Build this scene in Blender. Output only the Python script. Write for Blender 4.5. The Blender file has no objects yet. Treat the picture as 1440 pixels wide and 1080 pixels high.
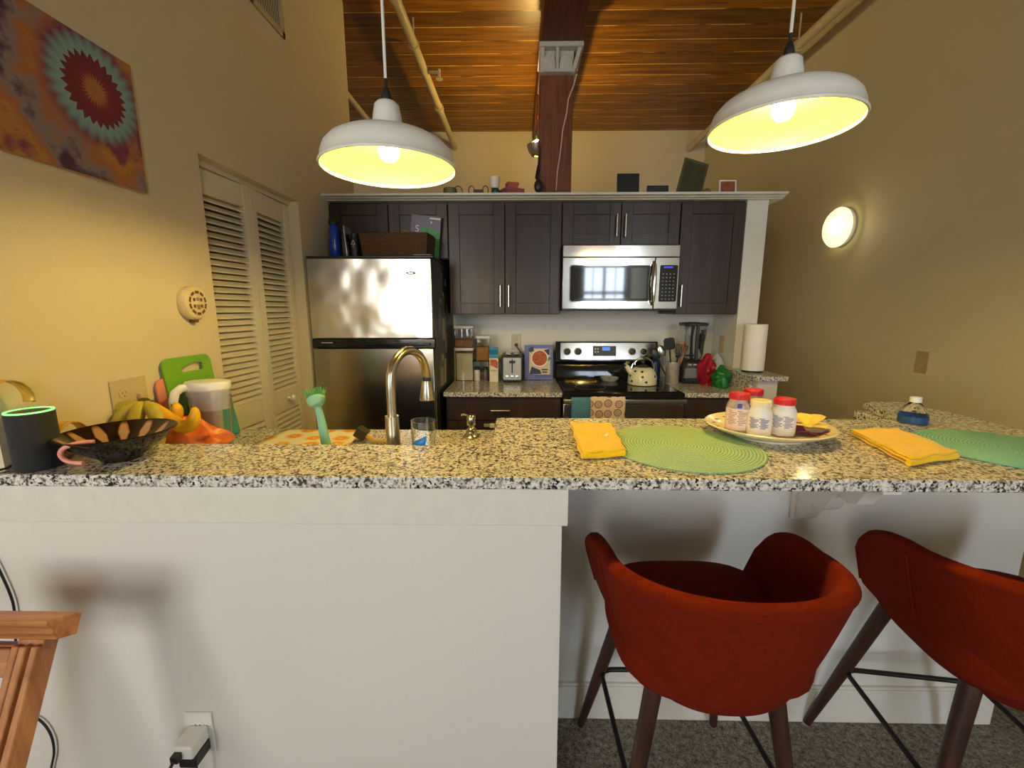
import bpy, bmesh, math, random
from mathutils import Vector, Matrix, noise
random.seed(7)
SC = bpy.context.scene
COL = SC.collection
PI = math.pi
R = math.radians

# ---------------------------------------------------------------- camera
F = 605.0
PITCH = math.atan(106 / 605.0)
YAW = R(0.95)
HC = 1.431
cam_d = bpy.data.cameras.new('camera')
cam_d.sensor_width = 36.0
cam_d.lens = F / 1440 * 36
cam_d.clip_start = 0.02
cam = bpy.data.objects.new('camera', cam_d)
COL.objects.link(cam)
cam.location = (0, 0, HC)
cam.rotation_euler = (R(90) - PITCH, 0, YAW)
SC.camera = cam
_M = Matrix.Rotation(YAW, 3, 'Z') @ Matrix.Rotation(R(90) - PITCH, 3, 'X')


def at(px, py, X=None, Y=None, Z=None):
    """world point where the photograph's pixel meets the plane X=, Y= or Z="""
    d = _M @ Vector(((px - 720) / F, -(py - 540) / F, -1))
    if X is not None: t = X / d.x
    elif Y is not None: t = Y / d.y
    else: t = (Z - HC) / d.z
    return Vector((d.x * t, d.y * t, HC + d.z * t))


# ---------------------------------------------------------------- mesh builder
class MB:
    def __init__(s):
        s.v = []; s.f = []; s.mi = []; s.m = 0; s.xf = None

    def add(s, vs, fs, flip=False):
        n = len(s.v)
        for p in vs:
            p = Vector(p)
            s.v.append(s.xf @ p if s.xf else p)
        for f in fs:
            s.f.append([n + i for i in (reversed(f) if flip else f)])
            s.mi.append(s.m)
        return s

    def box(s, x0, x1, y0, y1, z0, z1):
        vs = [(x, y, z) for z in (z0, z1) for y in (y0, y1) for x in (x0, x1)]
        return s.add(vs, [(0, 2, 3, 1), (4, 5, 7, 6), (0, 1, 5, 4), (2, 6, 7, 3), (0, 4, 6, 2), (1, 3, 7, 5)])

    def lathe(s, prof, c=(0, 0, 0), n=32, axis=None, sx=1, sy=1):
        """prof: list of (r, z)"""
        c = Vector(c)
        q = Vector((0, 0, 1)).rotation_difference(Vector(axis)).to_matrix() if axis else Matrix.Identity(3)
        vs = []; fs = []
        for r, z in prof:
            for k in range(n):
                a = 2 * PI * k / n
                vs.append(c + q @ Vector((r * math.cos(a) * sx, r * math.sin(a) * sy, z)))
        for i in range(len(prof) - 1):
            for k in range(n):
                a = i * n + k; b = i * n + (k + 1) % n
                fs.append((a, b, b + n, a + n))
        if prof[0][0] > 1e-5: fs.append(tuple(reversed(range(n))))
        if prof[-1][0] > 1e-5: fs.append(tuple((len(prof) - 1) * n + k for k in range(n)))
        return s.add(vs, fs)

    def ring(s, prof, c=(0, 0, 0), n=32, axis=None, sx=1, sy=1):
        """closed profile (list of (r,z)) spun"""
        c = Vector(c)
        q = Vector((0, 0, 1)).rotation_difference(Vector(axis)).to_matrix() if axis else Matrix.Identity(3)
        m = len(prof); vs = []; fs = []
        for r, z in prof:
            for k in range(n):
                a = 2 * PI * k / n
                vs.append(c + q @ Vector((r * math.cos(a) * sx, r * math.sin(a) * sy, z)))
        for i in range(m):
            j = (i + 1) % m
            for k in range(n):
                k2 = (k + 1) % n
                fs.append((i * n + k, i * n + k2, j * n + k2, j * n + k))
        return s.add(vs, fs)

    def cyl(s, p0, p1, r0, r1=None, n=20):
        p0 = Vector(p0); p1 = Vector(p1)
        if r1 is None: r1 = r0
        L = (p1 - p0).length
        return s.lathe([(r0, 0), (r1, L)], p0, n, (p1 - p0))

    def tube(s, pts, r, n=10, closed=False, flat=1.0):
        pts = [Vector(p) for p in pts]
        m = len(pts)
        rr = r if isinstance(r, (list, tuple)) else [r] * m
        vs = []; fs = []
        up = None
        for i, p in enumerate(pts):
            if closed: t = pts[(i + 1) % m] - pts[i - 1]
            else: t = pts[min(i + 1, m - 1)] - pts[max(i - 1, 0)]
            t.normalize()
            if up is None:
                up = Vector((0, 0, 1)) if abs(t.z) < .9 else Vector((0, 1, 0))
            a = t.cross(up)
            if a.length < 1e-6: a = t.cross(Vector((1, 0, 0)))
            a.normalize(); b = a.cross(t).normalized(); up = b
            for k in range(n):
                w = 2 * PI * k / n
                vs.append(p + a * (rr[i] * math.cos(w)) + b * (rr[i] * math.sin(w) * flat))
        for i in range(m if closed else m - 1):
            j = (i + 1) % m
            for k in range(n):
                k2 = (k + 1) % n
                fs.append((i * n + k, i * n + k2, j * n + k2, j * n + k))
        if not closed:
            fs.append(tuple(reversed(range(n)))); fs.append(tuple((m - 1) * n + k for k in range(n)))
        return s.add(vs, fs)

    def prism(s, poly, t, o=(0, 0, 0), u=(1, 0, 0), v=(0, 0, 1)):
        """poly in (u,v) plane, extruded by t along u x v"""
        o = Vector(o); u = Vector(u); v = Vector(v); w = u.cross(v) * t
        a = [o + u * p[0] + v * p[1] for p in poly]
        m = len(a)
        fs = [tuple(reversed(range(m))), tuple(range(m, 2 * m))]
        for i in range(m):
            j = (i + 1) % m
            fs.append((i, j, j + m, i + m))
        return s.add(a + [p + w for p in a], fs)

    def grid(s, fn, nu, nv, t=None):
        """fn(u,v)->point; optional thickness handled by modifier"""
        vs = [fn(i / nu, j / nv) for j in range(nv + 1) for i in range(nu + 1)]
        fs = []
        for j in range(nv):
            for i in range(nu):
                a = j * (nu + 1) + i
                fs.append((a, a + 1, a + nu + 2, a + nu + 1))
        return s.add(vs, fs)

    def sphere(s, c, r, n=16, m=10, sc=(1, 1, 1)):
        c = Vector(c)
        prof = [(max(r * math.sin(PI * i / m), 0), -r * math.cos(PI * i / m)) for i in range(m + 1)]
        prof[0] = (1e-6, prof[0][1]); prof[-1] = (1e-6, prof[-1][1])
        vs = []; fs = []
        for a, z in prof:
            for k in range(n):
                w = 2 * PI * k / n
                vs.append(c + Vector((a * math.cos(w) * sc[0], a * math.sin(w) * sc[1], z * sc[2])))
        for i in range(m):
            for k in range(n):
                k2 = (k + 1) % n
                fs.append((i * n + k, i * n + k2, (i + 1) * n + k2, (i + 1) * n + k))
        return s.add(vs, fs)


def mesh_obj(name, mb, mats, parent=None, loc=None, bevel=0, seg=2, solid=0, sub=0, smooth=40):
    o0 = Vector(loc) if loc is not None else (Vector(parent.location) if parent is not None and parent.type == 'EMPTY' else None)
    if parent is not None and parent.type != 'EMPTY':
        g = parent
        o0 = Vector((0, 0, 0))
        while g is not None:
            o0 += g.location; g = g.parent
    if o0 is None:
        xs = [p.x for p in mb.v]; ys = [p.y for p in mb.v]; zs = [p.z for p in mb.v]
        o0 = Vector(((min(xs) + max(xs)) / 2, (min(ys) + max(ys)) / 2, min(zs)))
    me = bpy.data.meshes.new(name)
    me.from_pydata([tuple(p - o0) for p in mb.v], [], mb.f)
    me.validate()
    bm = bmesh.new(); bm.from_mesh(me)
    bmesh.ops.recalc_face_normals(bm, faces=bm.faces) if not getattr(mb, 'keep', False) else None
    bm.to_mesh(me); bm.free()
    if not isinstance(mats, (list, tuple)): mats = [mats]
    for m in mats: me.materials.append(m)
    if len(me.polygons) == len(mb.mi):
        me.polygons.foreach_set('material_index', mb.mi)
    if smooth:
        me.shade_smooth()
        me.set_sharp_from_angle(angle=R(smooth))
    o = bpy.data.objects.new(name, me)
    COL.objects.link(o)
    if parent is None: o.location = o0
    else: o.parent = parent
    if solid:
        q = o.modifiers.new('solid', 'SOLIDIFY'); q.thickness = solid; q.offset = 0
    if bevel:
        q = o.modifiers.new('bevel', 'BEVEL'); q.width = bevel; q.segments = seg; q.limit_method = 'ANGLE'; q.angle_limit = R(40)
        q.harden_normals = False
    if sub:
        q = o.modifiers.new('sub', 'SUBSURF'); q.levels = sub; q.render_levels = sub
    return o


def tag(o, label, cat, group=None):
    o['label'] = label; o['category'] = cat
    if group: o['group'] = group
    return o


def thing(name, label, cat, loc, group=None):
    o = bpy.data.objects.new(name, None)
    o.empty_display_size = .05
    COL.objects.link(o); o.location = loc
    return tag(o, label, cat, group)


def struct(name, mb, mat, parent=None, **k):
    o = mesh_obj(name, mb, mat, parent, **k)
    if parent is None: o['kind'] = 'structure'
    return o


def dup(root, loc, rotz=None, label=None):
    r = root.copy(); COL.objects.link(r); r.location = loc
    if rotz is not None: r.rotation_euler = (0, 0, rotz)
    if label: r['label'] = label
    for ch in list(root.children):
        c = ch.copy(); COL.objects.link(c); c.parent = r
        for g in list(ch.children):
            d = g.copy(); COL.objects.link(d); d.parent = c
    return r


def text(name, s, size, mat, M, parent, ext=.0004, align='CENTER'):
    cu = bpy.data.curves.new(name, 'FONT'); cu.body = s; cu.size = size; cu.extrude = ext
    cu.align_x = align; cu.align_y = 'CENTER'
    tmp = bpy.data.objects.new(name, cu); COL.objects.link(tmp)
    me = bpy.data.meshes.new_from_object(tmp)
    bpy.data.objects.remove(tmp)
    o0 = Vector((0, 0, 0)); g = parent
    while g is not None:
        o0 += g.location; g = g.parent
    me.transform(Matrix.Translation(-o0) @ M)
    me.materials.clear(); me.materials.append(mat)
    o = bpy.data.objects.new(name, me); COL.objects.link(o); o.parent = parent
    return o


def facing(loc, rz=0, rx=90):
    """matrix for text facing -Y"""
    return Matrix.Translation(Vector(loc)) @ Matrix.Rotation(rz, 4, 'Z') @ Matrix.Rotation(R(rx), 4, 'X')


# ---------------------------------------------------------------- materials
def new_mat(name):
    m = bpy.data.materials.new(name); m.use_nodes = True
    nt = m.node_tree
    return m, nt, nt.nodes['Principled BSDF']


def N(nt, t, **k):
    n = nt.nodes.new(t)
    for a, b in k.items():
        if a in n.inputs.keys() if isinstance(a, str) else False: n.inputs[a].default_value = b
        else: setattr(n, a, b)
    return n


def rgb(r, g, b):
    f = lambda c: (c / 255 / 12.92) if c / 255 <= .04045 else ((c / 255 + .055) / 1.055) ** 2.4
    return (f(r), f(g), f(b), 1)


def coords(nt, scale=(1, 1, 1), rot=(0, 0, 0)):
    tc = N(nt, 'ShaderNodeTexCoord'); mp = N(nt, 'ShaderNodeMapping')
    mp.inputs['Scale'].default_value = scale; mp.inputs['Rotation'].default_value = rot
    nt.links.new(tc.outputs['Object'], mp.inputs['Vector'])
    return mp.outputs['Vector']


def ramp(nt, fac, stops, interp='LINEAR'):
    r = N(nt, 'ShaderNodeValToRGB'); r.color_ramp.interpolation = interp
    e = r.color_ramp.elements
    while len(e) < len(stops): e.new(.5)
    for i, (p, c) in enumerate(stops):
        e[i].position = p; e[i].color = c
    nt.links.new(fac, r.inputs['Fac'])
    return r.outputs['Color']


def bump(nt, b, h, strength=.3, dist=.002):
    n = N(nt, 'ShaderNodeBump'); n.inputs['Strength'].default_value = strength; n.inputs['Distance'].default_value = dist
    nt.links.new(h, n.inputs['Height']); nt.links.new(n.outputs['Normal'], b.inputs['Normal'])


def noise_tex(nt, vec, scale, detail=3, rough=.55):
    n = N(nt, 'ShaderNodeTexNoise'); n.inputs['Scale'].default_value = scale
    n.inputs['Detail'].default_value = detail; n.inputs['Roughness'].default_value = rough
    if vec is not None: nt.links.new(vec, n.inputs['Vector'])
    return n.outputs['Fac']


def plain(name, c, rough=.5, metal=0, var=.08, nscale=30, bmp=0, bdist=.001, **k):
    """procedural: colour broken up by a noise, optional bump"""
    m, nt, b = new_mat(name)
    v = coords(nt)
    f = noise_tex(nt, v, nscale)
    lo = tuple(x * (1 - var) for x in c[:3]) + (1,); hi = tuple(min(x * (1 + var), 1) for x in c[:3]) + (1,)
    nt.links.new(ramp(nt, f, [(.3, lo), (.7, hi)]), b.inputs['Base Color'])
    b.inputs['Roughness'].default_value = rough; b.inputs['Metallic'].default_value = metal
    for a, x in k.items(): b.inputs[a].default_value = x
    if bmp: bump(nt, b, f, bmp, bdist)
    return m


def glass(name, c=(1, 1, 1, 1), rough=.02, ior=1.45, alpha=None):
    m, nt, b = new_mat(name)
    b.inputs['Base Color'].default_value = c; b.inputs['Roughness'].default_value = rough
    b.inputs['Transmission Weight'].default_value = 1; b.inputs['IOR'].default_value = ior
    return m


def emit(name, c, s, base=(.8, .8, .8, 1)):
    m, nt, b = new_mat(name)
    b.inputs['Base Color'].default_value = base
    b.inputs['Emission Color'].default_value = c; b.inputs['Emission Strength'].default_value = s
    return m


def m_wall(name, c, bs=.25):
    m, nt, b = new_mat(name); v = coords(nt)
    f = noise_tex(nt, v, 160, 3); g = noise_tex(nt, v, 1.3, 2)
    lo = tuple(x * .95 for x in c[:3]) + (1,)
    nt.links.new(ramp(nt, g, [(.3, lo), (.7, c)]), b.inputs['Base Color'])
    b.inputs['Roughness'].default_value = .62
    bump(nt, b, f, bs, .002)
    return m


def m_granite():
    m, nt, b = new_mat('granite'); tc = N(nt, 'ShaderNodeNewGeometry'); v = tc.outputs['Position']
    n1 = noise_tex(nt, v, 95, 2.5, .6); n2 = noise_tex(nt, v, 170, 2, .5); n3 = noise_tex(nt, v, 40, 2, .5)
    base = ramp(nt, n1, [(.36, rgb(84, 80, 76)), (.43, rgb(186, 180, 170)), (.52, rgb(226, 220, 208)), (.7, rgb(244, 240, 232))])
    dk = ramp(nt, n2, [(.415, (1, 1, 1, 1)), (.465, (0, 0, 0, 1))], 'LINEAR')
    g3 = ramp(nt, n3, [(.42, (.35, .35, .35, 1)), (.55, (1, 1, 1, 1))])
    mul = N(nt, 'ShaderNodeMath', operation='MULTIPLY'); nt.links.new(dk, mul.inputs[0]); nt.links.new(g3, mul.inputs[1])
    mx = N(nt, 'ShaderNodeMixRGB'); nt.links.new(mul.outputs[0], mx.inputs[0]); nt.links.new(base, mx.inputs[1])
    mx.inputs[2].default_value = rgb(32, 30, 30)
    nt.links.new(mx.outputs[0], b.inputs['Base Color'])
    b.inputs['Roughness'].default_value = .13
    return m


def m_wood(name, c0, c1, along='x', scale=1.0, rough=.4, planks=0, seam=None):
    m, nt, b = new_mat(name)
    st = {'x': (.35, 5, 5), 'y': (5, .35, 5), 'z': (5, 5, .35)}[along]
    geo = N(nt, 'ShaderNodeTexCoord'); mp = N(nt, 'ShaderNodeMapping')
    mp.inputs['Scale'].default_value = tuple(x * scale for x in st)
    nt.links.new(geo.outputs['Object'], mp.inputs['Vector'])
    vec = mp.outputs['Vector']
    if planks:
        sp = N(nt, 'ShaderNodeSeparateXYZ'); nt.links.new(geo.outputs['Object'], sp.inputs[0])
        dv = N(nt, 'ShaderNodeMath', operation='DIVIDE'); nt.links.new(sp.outputs['Y'], dv.inputs[0]); dv.inputs[1].default_value = planks
        fl = N(nt, 'ShaderNodeMath', operation='FLOOR'); nt.links.new(dv.outputs[0], fl.inputs[0])
        fr = N(nt, 'ShaderNodeMath', operation='FRACT'); nt.links.new(dv.outputs[0], fr.inputs[0])
        wn = N(nt, 'ShaderNodeTexWhiteNoise', noise_dimensions='1D'); nt.links.new(fl.outputs[0], wn.inputs['W'])
        ad = N(nt, 'ShaderNodeVectorMath', operation='ADD'); nt.links.new(vec, ad.inputs[0])
        sc = N(nt, 'ShaderNodeVectorMath', operation='SCALE'); nt.links.new(wn.outputs['Color'], sc.inputs[0]); sc.inputs['Scale'].default_value = 17
        nt.links.new(sc.outputs[0], ad.inputs[1]); vec = ad.outputs[0]
    n1 = noise_tex(nt, vec, 6, 6, .65)
    col = ramp(nt, n1, [(.3, c0), (.68, c1)])
    if planks:
        hs = N(nt, 'ShaderNodeHueSaturation'); nt.links.new(col, hs.inputs['Color'])
        mr = N(nt, 'ShaderNodeMapRange'); mr.inputs['To Min'].default_value = .65; mr.inputs['To Max'].default_value = 1.25
        nt.links.new(wn.outputs['Value'], mr.inputs['Value']); nt.links.new(mr.outputs[0], hs.inputs['Value'])
        col = hs.outputs[0]
        # seams: thin dark gap, with broken pale dusty line
        lt = N(nt, 'ShaderNodeMath', operation='LESS_THAN'); nt.links.new(fr.outputs[0], lt.inputs[0]); lt.inputs[1].default_value = .045
        mx = N(nt, 'ShaderNodeMixRGB'); nt.links.new(lt.outputs[0], mx.inputs[0]); nt.links.new(col, mx.inputs[1])
        mp2 = N(nt, 'ShaderNodeMapping'); mp2.inputs['Scale'].default_value = (1.2, 30, 1); nt.links.new(geo.outputs['Object'], mp2.inputs['Vector'])
        n5 = noise_tex(nt, mp2.outputs[0], 2.0, 3)
        sc2 = ramp(nt, n5, [(.42, (c0[0] * .3, c0[1] * .3, c0[2] * .3, 1)), (.5, seam)])
        nt.links.new(sc2, mx.inputs[2]); col = mx.outputs[0]
    nt.links.new(col, b.inputs['Base Color'])
    b.inputs['Roughness'].default_value = rough
    bump(nt, b, n1, .25, .002)
    return m


def m_steel(name, c=(.55, .53, .5, 1), rough=.28, along='x', wav=0):
    m, nt, b = new_mat(name)
    st = {'x': (2, 300, 300), 'z': (300, 300, 2)}[along]
    f = noise_tex(nt, coords(nt, st), 1.0, 2)
    lo = tuple(x * .88 for x in c[:3]) + (1,)
    nt.links.new(ramp(nt, f, [(.3, lo), (.7, c)]), b.inputs['Base Color'])
    b.inputs['Metallic'].default_value = 1; b.inputs['Roughness'].default_value = rough
    if wav:
        g = noise_tex(nt, coords(nt, (1, 1, 1)), wav, 1.2)
        bump(nt, b, g, 1.0, .02 if wav > 4 else .008)
    return m


def m_carpet():
    m, nt, b = new_mat('carpet_pile'); v = coords(nt)
    f = noise_tex(nt, v, 220, 3, .7); g = noise_tex(nt, v, 60, 3, .7)
    mx = N(nt, 'ShaderNodeMath', operation='MULTIPLY'); nt.links.new(f, mx.inputs[0]); nt.links.new(g, mx.inputs[1])
    nt.links.new(ramp(nt, mx.outputs[0], [(.14, rgb(62, 54, 46)), (.26, rgb(150, 138, 122)), (.4, rgb(205, 195, 178))]), b.inputs['Base Color'])
    b.inputs['Roughness'].default_value = 1
    bump(nt, b, mx.outputs[0], 1, .02)
    return m


def m_fabric(name, c, rough=.9, scale=600, b_=.3, sheen=.3, var=.18):
    m, nt, b = new_mat(name); v = coords(nt)
    f = noise_tex(nt, v, scale, 2); g = noise_tex(nt, v, 40, 3)
    lo = tuple(x * (1 - var) for x in c[:3]) + (1,); hi = tuple(min(1, x * (1 + var)) for x in c[:3]) + (1,)
    mx = N(nt, 'ShaderNodeMath', operation='ADD'); nt.links.new(f, mx.inputs[0]); nt.links.new(g, mx.inputs[1])
    nt.links.new(ramp(nt, mx.outputs[0], [(.75, lo), (1.25, hi)]), b.inputs['Base Color'])
    b.inputs['Roughness'].default_value = rough; b.inputs['Sheen Weight'].default_value = sheen
    bump(nt, b, f, b_, .001)
    return m


WHITEW = m_wall('wall_paint_white', rgb(226, 222, 214), .12)
TAN = m_wall('wall_paint_beige', rgb(222, 206, 168), .35)
KHAKI = m_wall('wall_paint_khaki', rgb(208, 198, 158), .35)
TRIM = plain('trim_paint', rgb(226, 222, 212), .4, var=.03)
GRAN = m_granite()
CEILW = m_wood('ceiling_planks', rgb(80, 48, 4), rgb(168, 106, 12), 'x', 1.0, .38, planks=.177, seam=rgb(236, 190, 110))
BEAMW = m_wood('beam_wood', rgb(70, 30, 14), rgb(118, 56, 26), 'y', 1.0, .5)
POSTW = m_wood('post_wood', rgb(84, 42, 20), rgb(138, 76, 38), 'z', 1.0, .5)
ESP = m_wood('espresso_wood', rgb(46, 34, 32), rgb(66, 50, 48), 'z', .7, .33)
OAK = m_wood('oak', rgb(150, 88, 44), rgb(200, 138, 84), 'z', 1.5, .45)
OAKX = m_wood('oak_rail', rgb(150, 88, 44), rgb(200, 138, 84), 'x', 1.5, .45)
LEGW = m_wood('dark_leg_wood', rgb(44, 24, 18), rgb(74, 44, 34), 'z', 1.5, .4)
STEEL = m_steel('brushed_steel')
STEELR = m_steel('fridge_steel', (.86, .84, .8, 1), .27, 'x', wav=5.0)  # base raised so the upper door carries its bright reflection
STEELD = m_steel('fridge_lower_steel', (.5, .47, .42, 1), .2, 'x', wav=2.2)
NICKEL = m_steel('brushed_nickel', (.62, .56, .44, 1), .24, 'z')
CHROME = plain('chrome', (.8, .8, .8, 1), .08, 1, .02)
BLACKG = plain('black_gloss', (.012, .012, .013, 1), .08, var=.1)
BLACKP = plain('black_plastic', (.02, .02, .02, 1), .4, var=.2)
BLACKM = plain('black_metal', (.03, .025, .025, 1), .35, .6, var=.2)
WHITEP = plain('white_plastic', rgb(238, 236, 228), .35, var=.02)
INGLOW = plain('shade_inner_enamel', rgb(240, 206, 84), .4, var=.02)  # white enamel tinted yellow, the bulb's glow put into the colour
ENAM = plain('shade_enamel', rgb(232, 232, 226), .3, var=.02)
CARPET = m_carpet()
ORANGE = m_fabric('rust_orange_fabric', (.14, .011, .0015, 1), .95, 700, .35, .0, .16)
ORANGE.node_tree.nodes['Principled BSDF'].inputs['Specular IOR Level'].default_value = .12
IVORY = plain('ivory_plate', rgb(200, 180, 136), .4, var=.03)
# ================================================================ SETTING
XL = -1.25; XR = 2.26; YB = 5.7; ZC = 3.56; YR = -3.3; XLL = -4.2
YK = 3.29            # kitchen back wall face
YC = 2.94            # upper cabinet door plane
ZBAR = 1.045
XKR = 1.46           # inner face of the alcove's right wall

mb = MB(); mb.box(XLL, XR + .1, YR, 1.33, -.05, 0); mb.box(1.68, XR + .1, 1.33, YB, -.05, 0); struct('floor', mb, CARPET)
TILE = plain('kitchen_floor_vinyl', rgb(120, 92, 66), .4, nscale=8)
mb = MB(); mb.box(XLL, XR + .1, 1.33, YB + .1, -.05, -.004); struct('floor_kitchen', mb, TILE)
mb = MB(); mb.box(XLL, XR + .1, YR, YB + .1, ZC, ZC + .08); struct('ceiling', mb, CEILW, loc=(0, 0, ZC))
mb = MB(); mb.box(XR, XR + .1, YR, YB + .1, 0, ZC); struct('wall_right', mb, KHAKI)
mb = MB(); mb.box(XLL, XR, YB, YB + .1, 0, ZC); struct('wall_back', mb, TAN)

# left wall with the pantry opening
dh = at(278, 216, X=XL); dh2 = at(419, 282.5, X=XL)
YD0, YD1 = dh.y, dh2.y; ZD = (dh.z + dh2.z) / 2
YLE = 3.43
mb = MB()
mb.box(XL - .14, XL, .975, YD0, 0, ZC); mb.box(XL - .14, XL, YD1, YLE, 0, ZC); mb.box(XL - .14, XL, YD0, YD1, ZD, ZC)
struct('wall_left', mb, TAN)
mb = MB()   # closet interior behind the doors and the short return walls
mb.box(-2.1, -2.04, 1.6, 2.8, 0, 2.3); mb.box(-2.1, XL - .14, 1.55, 1.6, 0, 2.3); mb.box(-2.1, XL - .14, 2.8, 2.85, 0, 2.3); mb.box(-2.1, XL - .14, 1.55, 2.85, 2.3, 2.35)
struct('wall_pantry', mb, TAN)
# room behind the camera
mb = MB()
W1 = (1.28, 2.2, .75, 2.75); W_ADDED = (-3.5, -1.3, .75, 2.75)  # second opening is made up, unseen, to brighten the fridge reflection
xs = [XLL, W_ADDED[0], W_ADDED[1], W1[0], W1[1], XR]
for i in range(5):
    if i in (1, 3):
        mb.box(xs[i], xs[i + 1], YR - .15, YR, 0, .75); mb.box(xs[i], xs[i + 1], YR - .15, YR, 2.75, ZC)
    else: mb.box(xs[i], xs[i + 1], YR - .15, YR, 0, ZC)
struct('wall_rear', mb, WHITEW)
mb = MB(); mb.box(XLL - .1, XLL, YR - .15, YB + .1, 0, ZC); struct('wall_far_left', mb, WHITEW)
for i, w in enumerate((W1, W_ADDED)):
    mb = MB(); yy = YR - .08
    for x in (w[0] + .03, (w[0] + w[1]) / 2, w[1] - .03): mb.box(x - .03, x + .03, yy - .02, yy + .02, w[2], w[3])
    for z in (w[2] + .03, (w[2] + w[3]) / 2, w[3] - .03): mb.box(w[0], w[1], yy - .02, yy + .02, z - .03, z + .03)
    for x in ((w[0] * 3 + w[1]) / 4, (w[0] + 3 * w[1]) / 4): mb.box(x - .01, x + .01, yy - .01, yy + .01, w[2], w[3])
    struct('window_%d' % (i + 1), mb, TRIM)  # the second frame belongs to the made-up opening

# kitchen partition: back wall, right return wall, crown ledge
ZT = at(700, 283, Y=YC).z
ZLEDGE = at(700, 272, Y=2.87).z
mb = MB(); mb.box(XL, XKR + .14, YK, YK + .13, 0, ZT); struct('wall_kitchen', mb, WHITEW)
ZLOW = 1.03
mb = MB(); mb.box(XKR, XKR + .135, YC, YK, 0, ZT); struct('wall_kitchen_side', mb, TRIM)
mb = MB()
prof = [(-.0, 0), (-.03, 0), (-.035, .012), (-.055, .022), (-.06, .034), (-.085, .045), (-.09, .075), (.49, .075), (.49, 0)]
x0 = XL; x1 = XKR + .135
h = ZLEDGE - ZT
P = [(p[0], p[1] * h / .075) for p in prof]
mb.prism([(a, b_) for a, b_ in P], x1 + .07 - x0, (x0, YC, ZT), (0, 1, 0), (0, 0, 1))
struct('trim_1', mb, TRIM, smooth=30)
# low wall that carries the paper towel ledge
mb = MB(); mb.box(XKR - .01, XKR + .11, 2.60, YC, 0, ZLOW - .03); struct('wall_low_kitchen', mb, WHITEW)

# bar: base wall left, recessed knee wall right
YBF = at(700, 689, Z=ZBAR - .03).y          # bar front edge
XS = at(790, 760, Y=YBF + .02).x
YLB = 1.186; YRB = at(900, 588, Z=ZBAR).y
YKW = 1.315; XKE = at(1393, 1018, Y=1.30).x
mb = MB(); mb.box(-2.2, XL - .141, YBF + .024, YLB - .03, 0, ZC); struct('wall_left_front', mb, WHITEW)
mb = MB(); mb.box(XS - .1, XS, YLB - .03, YKW, 0, ZBAR - .031); struct('wall_bar_side', mb, WHITEW)
mb = MB(); mb.box(XL - .14, XS, YBF + .024, .974, 0, ZBAR - .031); mb.box(XL, XS, .974, YLB - .031, 0, ZBAR - .031)
struct('wall_bar_base', mb, WHITEW)
mb = MB(); mb.box(XS, XKE, YKW, YRB - .02, 0, ZBAR - .031); struct('wall_bar_recess', mb, WHITEW)
mb = MB(); mb.box(XKE - .22, XKE - .03, YRB - .019, 1.75, 0, ZBAR - .031); struct('wall_bar_return', mb, WHITEW)
zt = at(400, 738, Y=YBF).z
mb = MB(); mb.box(-2.2, XS + .012, YBF + .004, YBF + .024, zt, ZBAR - .03)
mb.box(XS + .0005, XS + .012, YBF + .0245, YBF + .12, zt, ZBAR - .031)
struct('trim_2', mb, TRIM, bevel=.002)
mb = MB(); mb.box(XS, XKE, YKW - .015, YKW, 0, .13); mb.box(XS, XKE, YKW - .012, YKW, .13, .14)
struct('baseboard_bar', mb, TRIM, bevel=.003)
mb = MB(); mb.box(XR - .015, XR, -3.2, YB, 0, .12); struct('baseboard_right', mb, TRIM, bevel=.003)

# ================================================================ granite tops
XST = at(694, 607, Z=ZBAR).x
XRL = at(1265, 589, Z=ZBAR).x
mb = MB()
poly = [(XL + .003, YBF), (XKE - .005, YBF), (XKE - .02, 1.80), (at(1208, 563, Z=ZBAR).x, 1.80), (XRL, YRB), (XST + .01, YRB), (XST, YRB - .01), (XST, YLB), (XL + .003, YLB)]
mb.prism(poly, .03, (0, 0, ZBAR - .03), (1, 0, 0), (0, 1, 0))
o = mesh_obj('granite_bar_top', mb, GRAN, bevel=.004); tag(o, 'long speckled granite bar top on the white half wall, in front of the stools', 'countertop')
ZCN = .914
mb = MB()      # backsplash under the return ledge
mb.box(XRL + .045, XRL + .07, YRB, 1.77, ZCN + .0002, ZBAR - .031)
o = mesh_obj('granite_backsplash', mb, GRAN); tag(o, 'short granite splash strip under the right end of the bar top', 'backsplash')
# sink counter
SX0, SX1, SY0, SY1 = -.66, .02, 1.30, 1.58
mb = MB(); X2 = XRL + .072
for b in ((XL + .003, SX0, YLB - .03, 1.795), (SX0, SX1, SY1, 1.795), (SX0, SX1, YLB - .03, SY0), (SX1, XS - .101, YLB - .03, 1.795), (XS - .101, X2, YRB, 1.795)):
    mb.box(b[0], b[1], b[2], b[3], ZCN - .03, ZCN)
sinkc = mesh_obj('granite_sink_counter', mb, GRAN); tag(sinkc, 'lower granite counter with the sink, behind the raised bar ledge', 'countertop')
mb = MB()
t_ = .004; zb = ZCN - .2
for b in ((SX0 - .003, SX1 + .003, SY0 - .003, SY1 + .003, zb - t_, zb), (SX0 - .003, SX0, SY0, SY1, zb, ZCN - .031), (SX1, SX1 + .003, SY0, SY1, zb, ZCN - .031),
          (SX0, SX1, SY0 - .003, SY0, zb, ZCN - .031), (SX0, SX1, SY1, SY1 + .003, zb, ZCN - .031)):
    mb.box(*b)
sk = mesh_obj('sink', mb, STEEL); tag(sk, 'undermount steel sink basin set in the counter behind the bar', 'sink')
mb = MB(); mb.box(XL + .003, SX0 - .01, YLB - .03, 1.76, .1, ZCN - .031); mb.box(SX1 + .01, XS - .102, YLB - .03, 1.76, .1, ZCN - .031); mb.box(SX0 - .01, SX1 + .01, 1.60, 1.76, .1, ZCN - .031)
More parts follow.
